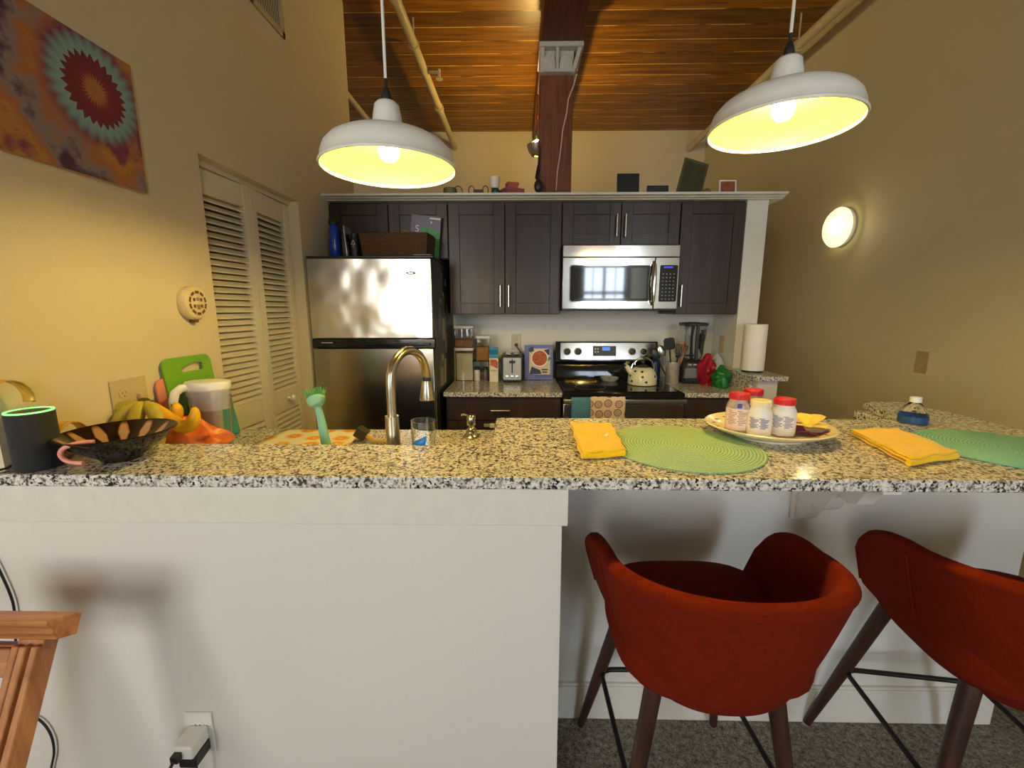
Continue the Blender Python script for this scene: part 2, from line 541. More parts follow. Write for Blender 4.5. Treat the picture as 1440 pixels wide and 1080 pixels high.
mb.box(XL + .003, XS - .102, 1.3, 1.70, .002, .1)
sc_ = thing('sink_base_cabinet', 'dark sink base cabinet below the counter behind the bar', 'cabinet', (-.5, 1.5, 0))
mesh_obj('body', mb, ESP, sc_)
mb = MB()
for i in range(4): mb.box(XL + .02 + i * .32, XL + .33 + i * .32, 1.76, 1.78, .12, ZCN - .05)
mesh_obj('door', mb, ESP, sc_, bevel=.003)

# back counters and base cabinets
YF = 2.64; XF1 = -.475; XRG0 = at(789.5, 551, Z=ZCN).x + .003; XRG1 = at(959.5, 551, Z=ZCN).x
def counter(n, x0, x1, lab):
    mb = MB(); mb.box(x0, x1, YF, YK - .002, ZCN - .03, ZCN)
    tag(mesh_obj(n, mb, GRAN, bevel=.003), lab, 'countertop')
counter('granite_counter', XF1, XRG0, 'granite counter between the fridge and the range')
counter('granite_counter', XRG1 + .003, XKR - .003, 'granite counter at the right of the range, under the blender')
mb = MB(); mb.box(XKR - .04, XKR - .012, 2.645, YK - .003, ZCN + .0002, ZLOW - .031)
tag(mesh_obj('granite_side_splash', mb, GRAN), 'granite side splash running back under the paper towel ledge', 'backsplash')
mb = MB(); mb.prism([(XKR - .045, 2.57), (XKR + .155, 2.57), (XKR + .155, YC - .003), (XKR + .005, YC - .003), (XKR - .002, YC + .1), (XKR - .002, YK - .003), (XKR - .045, YK - .003)], .03, (0, 0, ZLOW - .03), (1, 0, 0), (0, 1, 0))
tag(mesh_obj('granite_ledge', mb, GRAN, bevel=.003), 'small granite ledge on the low wall, under the paper towel roll', 'countertop')

HAND = plain('handle_metal', (.62, .6, .57, 1), .25, 1, .03)
def bar_handle(parent, p0, p1, out=.028, r=.006):
    mb = MB(); p0 = Vector(p0); p1 = Vector(p1); o = Vector((0, -out, 0)); e = (p1 - p0).normalized() * .018
    mb.cyl(p0 + o, p1 + o, r, n=12); mb.cyl(p0 + e, p0 + e + o, r * .8, n=8); mb.cyl(p1 - e, p1 - e + o, r * .8, n=8)
    return mesh_obj('handle', mb, HAND, parent)

def base_cab(n, x0, x1, lab, doors, dx=0):
    t = thing(n, lab, 'cabinet', ((x0 + x1) / 2, 3.0, 0))
    mb = MB(); mb.box(x0, x1, YF + .045, YK - .003, .1, ZCN - .031); mb.box(x0 + .01, x1 - .01, YF + .1, YK - .003, .002, .1)
    mesh_obj('body', mb, ESP, t)
    w = (x1 - x0) / doors
    mb = MB(); mb.box(x0 + .004, x1 - .004, YF + .022, YF + .044, .73, ZCN - .04)
    d = mesh_obj('drawer', mb, ESP, t, bevel=.002)
    if dx is not None:
        c = at(704, 577.5, Y=YF); 
        if dx: c.x = dx
        bar_handle(d, (c.x - .06, YF + .022, c.z), (c.x + .06, YF + .022, c.z))
    for i in range(doors):
        a = x0 + i * w + .003; b = a + w - .006
        shaker('door', a, b, .11, .722, YF + .022, t)
    return t

def shaker(name, x0, x1, z0, z1, yf, parent, fr=.062):
    mb = MB(); yb = yf + .021
    mb.box(x0, x0 + fr, yf, yb, z0, z1); mb.box(x1 - fr, x1, yf, yb, z0, z1)
    mb.box(x0 + fr, x1 - fr, yf, yb, z0, z0 + fr); mb.box(x0 + fr, x1 - fr, yf, yb, z1 - fr, z1)
    mb.box(x0 + fr - .001, x1 - fr + .001, yf + .009, yb - .002, z0 + fr - .001, z1 - fr + .001)
    return mesh_obj(name, mb, ESP, parent, bevel=.0015, seg=1)

bc = base_cab('base_cabinet', XF1 + .01, XRG0 - .003, 'dark base cabinet with a drawer, between the fridge and the range', 2)
base_cab('base_cabinet', XRG1 + .006, XKR - .046, 'dark base cabinet at the right of the range', 1, None)
c = at(688, 599, Y=YF)
t = thing('child_lock', 'small white child lock stuck on the dark cabinet right of the sink', 'lock', (c.x, YF + .02, c.z))
mb = MB(); mb.box(c.x + .002, c.x + .035, YF - .002, YF + .018, c.z - .015, c.z + .015); mesh_obj('latch', mb, WHITEP, t, bevel=.006)
mb = MB(); mb.box(c.x - .035, c.x + .004, YF + .008, YF + .019, c.z - .011, c.z + .011); mesh_obj('strap', mb, plain('clear_grey', (.35, .33, .3, 1), .4), t, bevel=.003)

# upper cabinets
def upper(x0, x1, zb, lab, n, handles, group=None):
    t = thing('wall_cabinet', lab, 'cabinet', ((x0 + x1) / 2, 3.1, zb))
    mb = MB(); mb.box(x0, x1, YC + .022, YK - .002, zb, ZT - .001); mesh_obj('body', mb, ESP, t)
    w = (x1 - x0) / n
    for i in range(n):
        a = x0 + i * w + .003; b = a + w - .006
        d = shaker('door', a, b, zb + .004, ZT - .012, YC, t, fr=.07 if w > .34 else .062)
        if handles[i]:
            hx = {'r': b - .028, 'l': a + .022}[handles[i]]
            hz = zb + .05; L = .14
            bar_handle(d, (hx, YC, hz), (hx, YC, hz + L))
    return t
ZB = at(700, 442, Y=YC).z
XA = at(631, 360, Y=YC).x; XB_ = at(789.5, 360, Y=YC).x; XC_ = at(956, 330, Y=YC).x; XD = XKR - .003
ZFR = at(620, 364, Y=YC).z; ZMW = at(870, 344, Y=YC - .05).z
upper(XL + .004, XA - .002, ZFR, 'dark two-door cabinet over the fridge, behind the basket', 2, (None, None))
upper(XA, XB_ - .001, ZB, 'tall dark two-door wall cabinet between the fridge and the microwave', 2, 'rl')
upper(XB_ + .001, XC_ - .001, ZMW + .003, 'short dark two-door wall cabinet directly above the microwave', 2, 'rl')
upper(XC_ + .001, XD, ZB, 'tall dark single-door wall cabinet at the right of the microwave', 1, 'l')

# ================================================================ ceiling structure
P_ = at(786, 62, Y=3.48)
ZBM = P_.z
xb0 = at(762, 62, Y=3.48).x - .005; xb1 = at(816, 62, Y=3.48).x + .005
mb = MB(); mb.box(xb0, xb1, YR, YB - .01, ZBM + .012, ZC - .002)
tag(mesh_obj('ceiling_beam', mb, BEAMW, bevel=.006), 'massive dark timber beam running along the plank ceiling', 'beam')
px0 = at(758.5, 180, Y=3.52).x; px1 = at(805, 180, Y=3.52).x
zc0 = at(786, 103, Y=3.52).z
mb = MB(); mb.box(px0, px1, 3.52, 3.78, 0, zc0); mb.box(px0 + .03, px1 - .03, 3.55, 3.75, zc0, zc0 + .01)
tag(mesh_obj('timber_post', mb, POSTW, bevel=.008), 'thick reddish timber post rising behind the crown ledge', 'post')
# cast saddle
IRON = plain('painted_cast_iron', rgb(200, 196, 184), .6, var=.12, nscale=60, bmp=.6, bdist=.003)
mb = MB(); y0 = 3.46; y1 = 3.80
mb.box(xb0 - .015, xb1 + .02, y0, y1, ZBM - .022, ZBM + .011)
for a, b in ((xb0 - .005, px0 - .0), ((px0 + px1) / 2 - .012, (px0 + px1) / 2 + .012), (xb1 + .01, px1 + .0)):
    if a == (px0 + px1) / 2 - .012:
        mb.box(a, b, y0 + .015, y1, zc0 - .005, ZBM - .02)
    else:
        s = 1 if a > 0.3 else -1
        mb.prism([(a - .0, ZBM - .02), (a - s * .03, ZBM - .02), (b - s * .026, zc0 - .015), (b + s * .004, zc0 - .015)], -(y1 - y0 - .015), (0, y0 + .015, 0), (1, 0, 0), (0, 0, 1))
mb.box(px0, px1, y0 + .06, y1 - .02, zc0 + .003, ZBM - .02)
# sloped pockets
for cx in ((px0 * 3 + px1) / 4, (px0 + 3 * px1) / 4):
    mb.prism([(-.048, 0), (.048, 0), (.046, .05), (.036, .082), (.015, .1), (-.015, .1), (-.036, .082), (-.046, .05)], -.06, (cx, y0 + .01, zc0 + .002), (1, 0, 0), (0, 0, 1))
mb.box(px0 - .004, px1 + .004, y0 + .01, y1, zc0 - .012, zc0 + .006)
tag(mesh_obj('iron_bracket', mb, IRON, bevel=.004), 'off-white cast iron cap between the timber post and the beam', 'bracket')

PIPE = plain('painted_pipe', rgb(206, 190, 150), .45, var=.05)
def pipe(e, xw, zz, r, lab, elbow=False):
    mb = MB(); mb.cyl((xw, .0, zz), (xw, YB - .002, zz), r, n=16)
    for y in (3.05, 1.2, 4.6): mb.cyl((xw, y, zz), (xw, y + .06, zz), r * 1.35, n=16)
    t = thing('sprinkler_pipe', lab, 'pipe', (xw, 2.8, zz))
    mesh_obj('pipe', mb, PIPE, t)
    for y in (.9, 3.6):
        mb = MB(); mb.cyl((xw, y, zz + r * .9), (xw, y, ZC), .006, n=8); mb.cyl((xw, y - .01, zz), (xw, y + .01, zz), r * 1.2, n=16)
        mesh_obj('hanger', mb, PIPE, t)
    return t
a = at(640, 208, Y=YB); pp_ = pipe(0, a.x, a.z, .032, 'cream sprinkler pipe slanting past the left pendant cord')
mb = MB(); hp = Vector((a.x + .03, 4.0, a.z)); mb.cyl((a.x, 3.98, a.z), (a.x + .12, 3.98, a.z - .0), .012, n=10); mb.cyl((a.x + .12, 3.98, a.z + .02), (a.x + .12, 3.98, a.z - .05), .012, n=10); mb.lathe([(.03, 0), (.03, .004), (.01, .008)], (a.x + .12, 3.98, a.z - .055), 12)
mesh_obj('sprinkler_head', mb, PIPE, pp_)
a = at(560, 222, Y=YB); pipe(1, a.x, a.z, .024, 'thin cream pipe passing behind the left pendant shade')
a = at(968, 210, Y=YB); pipe(2, a.x, a.z, .034, 'cream sprinkler pipe running behind the right pendant toward the wall')
# white conduit frame behind the ledge at far left
mb = MB()
for x in (484, 492): 
    q = at(x, 262, Y=3.47); mb.cyl((q.x, 3.5, 0), (q.x, 3.5, ZLEDGE + .25), .012, n=10)
tag(mesh_obj('conduit', mb, PIPE), 'pair of pale conduits rising behind the left end of the crown ledge', 'conduit')
# white cord down the post
cord_m = plain('cream_cord', rgb(222, 190, 170), .5)
pts = [(811, 104), (806, 122), (799, 140), (797, 158), (791, 185), (789, 205), (787, 222), (784, 240), (782, 268)]
mb = MB(); mb.tube([at(x, y, Y=3.508) for x, y in pts], .005, 8)
tag(mesh_obj('hanging_cable', mb, cord_m), 'thin pale cord hanging down the front of the timber post', 'cord')
# caged work light under the beam behind the post
c = at(755, 206, Y=4.25)
t = thing('work_light', 'caged work light hanging from the beam, half hidden behind the timber post', 'lamp', (c.x, 4.25, c.z))
mb = MB(); mb.lathe([(.001, -.06), (.022, -.052), (.033, -.03), (.034, -.005), (.026, .025), (.016, .05)], c, 16)
mesh_obj('bulb', mb, emit('work_bulb_glow', (1, .70, .2, 1), 560), t)
mb = MB(); mb.cyl(c + Vector((0, 0, .05)), c + Vector((0, 0, .13)), .022, .018); mb.cyl(c + Vector((0, 0, .13)), (c.x, c.y, ZBM + .012), .005, n=6)
mesh_obj('socket', mb, BLACKP, t)
mb = MB()
for z, r in ((.03, .05), (-.03, .05), (-.075, .03)):
    mb.tube([c + Vector((r * math.cos(a), r * math.sin(a), z)) for a in [2 * PI * k / 16 for k in range(16)]], .0025, 5, closed=True)
for k in range(6):
    a = PI * k / 3; u = Vector((math.cos(a), math.sin(a), 0))
    mb.tube([c + u * .02 + Vector((0, 0, .06)), c + u * .05 + Vector((0, 0, .03)), c + u * .05 + Vector((0, 0, -.03)), c + u * .03 + Vector((0, 0, -.075)), c + Vector((0, 0, -.09))], .0025, 5)
mesh_obj('cage', mb, BLACKM, t)
mb = MB(); mb.ring([(.02, -.085), (.05, -.08), (.078, -.04), (.094, .008), (.090, .008), (.074, -.038), (.048, -.074), (.02, -.079)], c, 28); mesh_obj('reflector', mb, plain('reflector_metal', (.6, .58, .5, 1), .35, .9, .02), t)
mb = MB()
q = at(757, 262, Y=3.4)
for k in range(3):
    mb.tube([at(759.5, 205 + 8 * k, Y=3.51), at(758 - k * 1.2, 236, Y=3.50), at(756 - 1.5 * k, 250, Y=3.47), at(757 + 2 * k, 262, Y=3.44)], .0045, 6)
mb.sphere(at(757, 262, Y=3.44), .04, sc=(.8, .6, 1.2))
tag(mesh_obj('cable_bundle', mb, BLACKP), 'bundle of dark coiled cable hanging at the left side of the timber post', 'cable')

# ================================================================ pendant lamps
def pendant(cx, cy, cz, lab, r=.20):
    t = thing('pendant_lamp', lab, 'lamp', (cx, cy, cz), 'white enamel pendant lamps')
    out = [(r, 0), (r + .002, .006), (r - .004, .012), (.194, .03), (.186, .052), (.17, .07), (.145, .084), (.11, .097), (.075, .106), (.05, .112), (.045, .118), (.041, .15), (.036, .178), (.028, .186), (.008, .188)]
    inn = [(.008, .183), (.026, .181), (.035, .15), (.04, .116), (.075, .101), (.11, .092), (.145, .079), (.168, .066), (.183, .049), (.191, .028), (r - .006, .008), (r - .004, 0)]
    mb = MB(); mb.keep = False
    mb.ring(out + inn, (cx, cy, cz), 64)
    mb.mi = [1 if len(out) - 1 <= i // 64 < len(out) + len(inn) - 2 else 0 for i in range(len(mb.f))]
    mesh_obj('lamp_shade', mb, [ENAM, INGLOW], t, smooth=50)
    mb = MB(); mb.lathe([(.014, .185), (.016, .195), (.012, .215), (.006, .228)], (cx, cy, cz), 16); mb.cyl((cx, cy, cz + .225), (cx, cy, cz + .25), .005, n=8)
    mesh_obj('strain_relief', mb, BLACKP, t)
    mb = MB(); mb.cyl((cx, cy, cz + .25), (cx, cy, ZC - .03), .0045, n=8); mesh_obj('cord', mb, WHITEP, t)
    mb = MB(); mb.lathe([(.06, 0), (.06, -.012), (.03, -.028), (.005, -.03)], (cx, cy, ZC - .001), 24); mesh_obj('ceiling_canopy', mb, WHITEP, t)
    mb = MB(); mb.cyl((cx, cy, cz + .10), (cx, cy, cz + .183), .019); mesh_obj('socket', mb, WHITEP, t)
    mb = MB(); mb.lathe([(.001, .022), (.016, .026), (.027, .038), (.030, .053), (.026, .07), (.017, .09), (.014, .105)], (cx, cy, cz), 24)
    mesh_obj('bulb', mb, BULB, t)
    return t
BULB = emit('bulb_glow', (1, .80, .27, 1), 290)
pendant(-.393, 1.387, 1.843, 'white enamel pendant lamp hanging over the left part of the bar')
pendant(.764, 1.379, 1.946, 'white enamel pendant lamp hanging over the right part of the bar')

# wall sconce on the right wall
c = at(1186, 320, X=XR)
t = thing('wall_sconce', 'round frosted wall sconce glowing on the khaki right wall', 'lamp', (XR, c.y, c.z))
mb = MB(); mb.lathe([(.13, 0), (.13, .012), (.10, .03), (.03, .03)], (XR - .0, c.y, c.z), 40, axis=(-1, 0, 0)); mesh_obj('backplate', mb, plain('sconce_metal', rgb(170, 165, 150), .4), t)
mb = MB(); mb.lathe([(.12, .026), (.132, .034), (.134, .046), (.118, .066), (.08, .088), (.04, .098), (.001, .10)], (XR, c.y, c.z), 40, axis=(-1, 0, 0))
mesh_obj('glass_shade', mb, emit('sconce_glass', (1, .80, .40, 1), 1.0), t)
mb = MB(); mb.lathe([(.001, .118), (.03, .108), (.042, .088), (.03, .07)], (XR, c.y - .05, c.z), 20, axis=(-1, 0, 0))
mesh_obj('bulb', mb, emit('sconce_bulb', (1, .84, .5, 1), 34), t)

# ================================================================ left wall fittings
# pantry bifold door
dd = thing('door_1', 'white louvered bifold pantry door in the left wall', 'door', (XL - .08, YD0, 0)); dd['kind'] = 'structure'
DPAINT = plain('door_paint', rgb(222, 210, 180), .45, var=.03)
def leaf(p0, p1, knob):
    p0 = Vector(p0); p1 = Vector(p1); u = (p1 - p0); W = u.length; u.normalize(); n = Vector((u.y, -u.x, 0))
    M = Matrix(((u.x, n.x, 0, p0.x), (u.y, n.y, 0, p0.y), (0, 0, 1, .01), (0, 0, 0, 1)))
    H = ZD - .035; st = .045
    mb = MB(); mb.xf = M
    mb.box(0, st, -.014, .014, 0, H); mb.box(W - st, W, -.014, .014, 0, H)
    mb.box(st, W - st, -.012, .012, H - .10, H); mb.box(st, W - st, -.012, .012, .86, .97); mb.box(st, W - st, -.012, .012, 0, .12)
    lf = mesh_obj('door_leaf', mb, DPAINT, dd, bevel=.002)
    mb = MB(); mb.xf = M
    for z0, z1 in ((.97, H - .10), (.12, .86)):
        k = int((z1 - z0) / .0285); s = (z1 - z0) / k
        for i in range(k):
            z = z0 + s * i
            mb.add([(st, .011, z + .0015), (W - st, .011, z + .0015), (W - st, -.009, z + s * .66), (st, -.009, z + s * .66),
                    (st, .011, z + .0085), (W - st, .011, z + .0085), (W - st, -.009, z + s * .66 + .007), (st, -.009, z + s * .66 + .007)],
                   [(0, 1, 2, 3), (7, 6, 5, 4), (0, 4, 5, 1), (1, 5, 6, 2), (2, 6, 7, 3), (3, 7, 4, 0)])
    mesh_obj('louvers', mb, DPAINT, lf, smooth=0)
    if knob:
        mb = MB(); q = M @ Vector((W * .52, .013, .925)); mb.lathe([(.008, 0), (.007, .014), (.016, .022), (.018, .03), (.012, .038), (.001, .04)], q, 16, axis=n)
        mesh_obj('door_knob', mb, WHITEP, lf)
ym = (YD0 + YD1) / 2
leaf((XL - .085, YD0 + .012, 0), (XL - .055, ym - .002, 0), False)
leaf((XL - .055, ym + .002, 0), (XL - .075, YD1 - .012, 0), True)
mb = MB(); mb.box(XL - .10, XL - .05, YD0 + .002, YD1 - .002, ZD - .022, ZD - .001); mesh_obj('door_track', mb, DPAINT, dd)

# air vent
a = at(357, 14, X=XL); b = at(399, 56, X=XL)
t = thing('air_vent', 'cream return air grille high on the left wall', 'vent', (XL, (a.y + b.y) / 2, b.z))
y0, y1, z0, z1 = a.y - .04, b.y, b.z + .0, b.z + .32
mb = MB(); f_ = .03
for q in ((y0, y1, z0, z0 + f_), (y0, y1, z1 - f_, z1), (y0, y0 + f_, z0, z1), (y1 - f_, y1, z0, z1)): mb.box(XL + .001, XL + .012, *q)
mesh_obj('frame', mb, IVORY, t, bevel=.003)
mb = MB()
n_ = 15
for i in range(n_):
    y = y0 + f_ + (y1 - y0 - 2 * f_) * (i + .5) / n_
    mb.add([(XL + .003, y - .0015, z0 + f_), (XL + .007, y + .0005, z0 + f_), (XL + .007, y + .0005, z1 - f_), (XL + .003, y - .0015, z1 - f_)], [(0, 1, 2, 3)])
mesh_obj('louvers', mb, IVORY, t, smooth=0, solid=.0015)
mb = MB(); mb.box(XL + .0005, XL + .0015, y0 + .02, y1 - .02, z0 + .02, z1 - .02); mesh_obj('backing', mb, plain('vent_dark', (.05, .04, .03, 1), .8), t)
# surface box at top edge
a = at(170, 0, X=XL)
# painting
def m_paint():
    m, nt, b = new_mat('abstract_canvas'); v = coords(nt)
    sp = N(nt, 'ShaderNodeSeparateXYZ'); nt.links.new(v, sp.inputs[0])
    def M_(op, a, b_=None, c=None):
        n = N(nt, 'ShaderNodeMath', operation=op)
        for i, x in enumerate((a, b_, c)):
            if x is None: continue
            if isinstance(x, (int, float)): n.inputs[i].default_value = x
            else: nt.links.new(x, n.inputs[i])
        return n.outputs[0]
    nz = noise_tex(nt, v, 9, 3); nz2 = noise_tex(nt, v, 4, 5, .6)
    # gear flower centre (y .19 right of centre)
    dy = M_('SUBTRACT', sp.outputs['Y'], .135); dz = M_('SUBTRACT', sp.outputs['Z'], .245)
    dy2 = M_('DIVIDE', dy, 1.0)
    r = M_('SQRT', M_('ADD', M_('MULTIPLY', dy2, dy2), M_('MULTIPLY', dz, dz)))
    an = M_('ARCTAN2', dz, dy2)
    saw = M_('ABSOLUTE', M_('SUBTRACT', M_('FRACT', M_('MULTIPLY', an, 26 / (2 * PI))), .5))
    rr = M_('ADD', r, M_('MULTIPLY', saw, .036))
    gear = ramp(nt, M_('MULTIPLY', M_('ADD', rr, M_('MULTIPLY', M_('SUBTRACT', nz, .5), .015)), 5), [(0, rgb(190, 130, 20)), (.16, rgb(215, 140, 20)), (.25, rgb(150, 30, 50)), (.49, rgb(140, 20, 50)), (.5, rgb(170, 205, 195)), (.62, rgb(150, 190, 180)), (.78, rgb(150, 40, 90)), (1, rgb(150, 40, 90))])
    bg = ramp(nt, M_('ADD', M_('MULTIPLY', nz2, 1.0), M_('MULTIPLY', sp.outputs['Z'], .35)), [(.36, rgb(120, 60, 90)), (.44, rgb(90, 50, 80)), (.5, rgb(170, 150, 140)), (.55, rgb(205, 120, 40)), (.62, rgb(225, 150, 40)), (.68, rgb(150, 50, 90)), (.78, rgb(200, 110, 50))])
    mask = ramp(nt, M_('ADD', r, M_('MULTIPLY', M_('SUBTRACT', nz2, .5), .08)), [(.13, (1, 1, 1, 1)), (.165, (0, 0, 0, 1))])
    mx = N(nt, 'ShaderNodeMixRGB'); nt.links.new(mask, mx.inputs[0]); nt.links.new(bg, mx.inputs[1]); nt.links.new(gear, mx.inputs[2])
    hs = N(nt, 'ShaderNodeHueSaturation'); hs.inputs['Value'].default_value = .72; hs.inputs['Saturation'].default_value = .92; nt.links.new(mx.outputs[0], hs.inputs['Color'])
    nt.links.new(hs.outputs[0], b.inputs['Base Color']); b.inputs['Roughness'].default_value = .6
    bump(nt, b, noise_tex(nt, v, 400, 2), .3, .001)
    return m
a = at(207, 272, X=XL + .02); b = at(182, 92, X=XL + .02)
yr = (a.y + b.y) / 2; z0, z1 = a.z, b.z; yl = yr - .54
t = thing('wall_painting', 'unframed abstract painting with a toothed crimson flower in orange and purple', 'painting', (XL, (yr + yl) / 2, z0))
mb = MB(); mb.box(XL + .018, XL + .021, yl, yr, z0, z1); mesh_obj('canvas', mb, m_paint(), t)
mb = MB(); mb.box(XL + .001, XL + .0178, yl + .0, yr - .0, z0 + .0, z1 - .0); mesh_obj('stretcher', mb, plain('raw_canvas', rgb(190, 160, 110), .8), t)

# carbon monoxide / alarm disc
c = at(266, 426, X=XL); 
t = thing('wall_alarm', 'round cream alarm disc with brown slots beside the pantry door', 'alarm', (XL, c.y, c.z))
ALM = plain('alarm_plastic', rgb(226, 206, 160), .4)
mb = MB(); mb.lathe([(.062, 0), (.064, .01), (.064, .02), (.058, .03), (.052, .032), (.001, .033)], (XL + .001, c.y - .0, c.z), 40, axis=(1, 0, 0))
mesh_obj('body', mb, ALM, t)
mb = MB(); BRN = plain('alarm_slots', rgb(110, 74, 24), .6)
def slot(ay, az, w, h, rot):
    ca, sa = math.cos(rot), math.sin(rot); X = XL + .0345
    mb.add([(X, c.y + ay + ca * x - sa * y, c.z + az + sa * x + ca * y) for x, y in ((-w, -h), (w, -h), (w, h), (-w, h))], [(0, 1, 2, 3)])
for k in range(10):
    a = 2 * PI * k / 10 + PI / 2; slot(.04 * math.cos(a), .04 * math.sin(a), .0095, .005, a + PI / 2)
for ay, az in ((-.018, .012), (.018, .012), (-.018, -.012), (.018, -.012)): slot(ay, az, .006, .006, 0)
mesh_obj('slots', mb, BRN, t, smooth=0)
mb = MB(); mb.box(XL + .0342, XL + .037, c.y - .007, c.y + .007, c.z - .024, c.z - .006); mb.sphere((XL + .034, c.y, c.z + .014), .007)
mesh_obj('test_button', mb, plain('alarm_grey', rgb(150, 130, 100), .5), t)
mb = MB(); mb.box(XL + .001, XL + .02, c.y - .012, c.y + .012, c.z - .073, c.z - .062); mesh_obj('hinge_tab', mb, BRN, t)

# wall plates
def plate_lr(x, y, z, w, h, mat, lab, kinds, sgn=1, name='wall_outlet', cat='outlet'):
    """plate on a wall facing +x (sgn 1) or -x"""
    t = thing(name, lab, cat, (x, y, z))
    mb = MB(); mb.box(min(x, x + sgn * .006), max(x, x + sgn * .006), y - w / 2, y + w / 2, z - h / 2, z + h / 2); mesh_obj('cover_plate', mb, mat, t, bevel=.002)
    n = len(kinds)
    for i, k in enumerate(kinds):
        yy = y + (i - (n - 1) / 2) * .046
        X0 = x + sgn * .006
        if k == 'o':
            for dz in (.02, -.02):
                mb = MB(); mb.lathe([(.0165, 0), (.0165, .0015), (.015, .002)], (X0, yy, z + dz), 20, axis=(sgn, 0, 0))
                s = mesh_obj('socket', mb, mat, t)
                mb = MB()
                for dy, hh in ((-.006, .0045), (.006, .0035)): mb.box(min(X0, X0 + sgn * .0025), max(X0, X0 + sgn * .0025), yy + dy - .001, yy + dy + .001, z + dz + .002 - hh + .002, z + dz + .002 + hh)
                mb.cyl((X0, yy, z + dz - .008), (X0 + sgn * .0025, yy, z + dz - .008), .0022, n=8)
                mesh_obj('slots', mb, BRN, s)
        elif k == 's':
            mb = MB(); mb.box(min(X0, X0 + sgn * .001), max(X0, X0 + sgn * .001), yy - .006, yy + .006, z - .013, z + .013)
            mb.box(min(X0, X0 + sgn * .014), max(X0, X0 + sgn * .014), yy - .004, yy + .004, z + .0, z + .01); mesh_obj('toggle', mb, mat, t)
    return t
c = at(182, 560, X=XL)
plate_lr(XL, c.y, c.z, .127, .127, IVORY, 'double ivory outlet and switch plate on the left wall behind the bananas', 'os')
c = at(1297, 509.5, X=XR)
plate_lr(XR, c.y, c.z, .078, .122, plain('khaki_plate', rgb(170, 152, 112), .5), 'blank tan cover plate on the right wall', '', -1, 'wall_plate', 'cover plate')
c = at(1442, 790, X=XR)
plate_lr(XR, c.y, c.z, .075, .12, IVORY, 'wall outlet low on the right wall at the photo edge', 'o', -1)
c = Vector((XKR, 3.12, 1.18))
plate_lr(XKR, c.y, c.z, .075, .12, IVORY, 'ivory outlet on the side wall above the clear bag', 'o', -1)

def plate_front(y, x, z, mat, lab, bottom=True):
    t = thing('wall_outlet', lab, 'outlet', (x, y, z))
    mb = MB(); mb.box(x - .037, x + .037, y - .006, y, z - .06, z + .06); mesh_obj('cover_plate', mb, mat, t, bevel=.002)
    for dz in (.02, -.02):
        mb = MB(); mb.lathe([(.0165, 0), (.0165, .0015), (.015, .002)], (x, y - .006, z + dz), 20, axis=(0, -1, 0)); s = mesh_obj('socket', mb, mat, t)
        if dz > 0:
            mb = MB()
            for dx in (-.006, .006): mb.box(x + dx - .0012, x + dx + .0012, y - .0088, y - .006, z + dz, z + dz + .008)
            mesh_obj('slots', mb, BRN, s)
    return t
c = at(726, 481, Y=YK)
plate_front(YK, c.x, c.z, plain('outlet_grey', rgb(196, 186, 160), .5), 'ivory outlet on the kitchen wall above the toaster')
mb = MB(); z_ = c.z - .02
mb.cyl((c.x, YK - .008, z_), (c.x, YK - .035, z_), .014, .01, 12)
mb.tube([(c.x, YK - .035, z_), (c.x + .01, YK - .05, z_ - .02), (c.x + .04, YK - .045, z_ - .06), (c.x + .075, YK - .04, z_ - .09), (c.x + .09, YK - .04, z_ - .16), (c.x + .07, YK - .06, ZCN + .004)], .004, 8)
tag(mesh_obj('toaster_cable', mb, BLACKP), 'black cord plugged into the kitchen outlet above the toaster', 'cord')
# outlet with adapters on the bar base
c = at(283, 1027, Y=YBF + .024)
plate_front(YBF + .024, c.x, c.z, WHITEP, 'white outlet low on the bar wall behind the adapters')
yy = YBF + .017; c = c + Vector((0.006, 0, .006))
t = thing('power_adapter', 'white block adapter plugged into the low outlet', 'adapter', (c.x, yy, c.z))
mb = MB(); mb.box(c.x - .03, c.x + .022, yy - .062, yy - .0, c.z - .018, c.z + .020); mesh_obj('block', mb, WHITEP, t, bevel=.005)
mb = MB(); mb.box(c.x - .022, c.x - .004, yy - .078, yy - .062, c.z - .01, c.z + .008)
mb.tube([(c.x - .012, yy - .078, c.z), (c.x - .02, yy - .088, c.z - .02), (c.x - .026, yy - .085, c.z - .05), (c.x - .024, yy - .07, c.z - .2), (c.x - .06, yy - .04, .004)], .004, 8)
mesh_obj('plug_cord', mb, BLACKP, t)
t = thing('charger', 'black charger plugged in below the white adapter', 'charger', (c.x, yy, c.z - .03))
mb = MB(); mb.box(c.x - .024, c.x + .022, yy - .055, yy, c.z - .052, c.z - .0195); mesh_obj('block', mb, BLACKP, t, bevel=.004)
mb = MB(); mb.tube([(c.x + .01, yy - .04, c.z - .052), (c.x + .008, yy - .04, c.z - .1), (c.x + .0, yy - .03, c.z - .25), (c.x + .03, yy - .03, .004)], .0025, 6); mesh_obj('cord', mb, BLACKP, t)

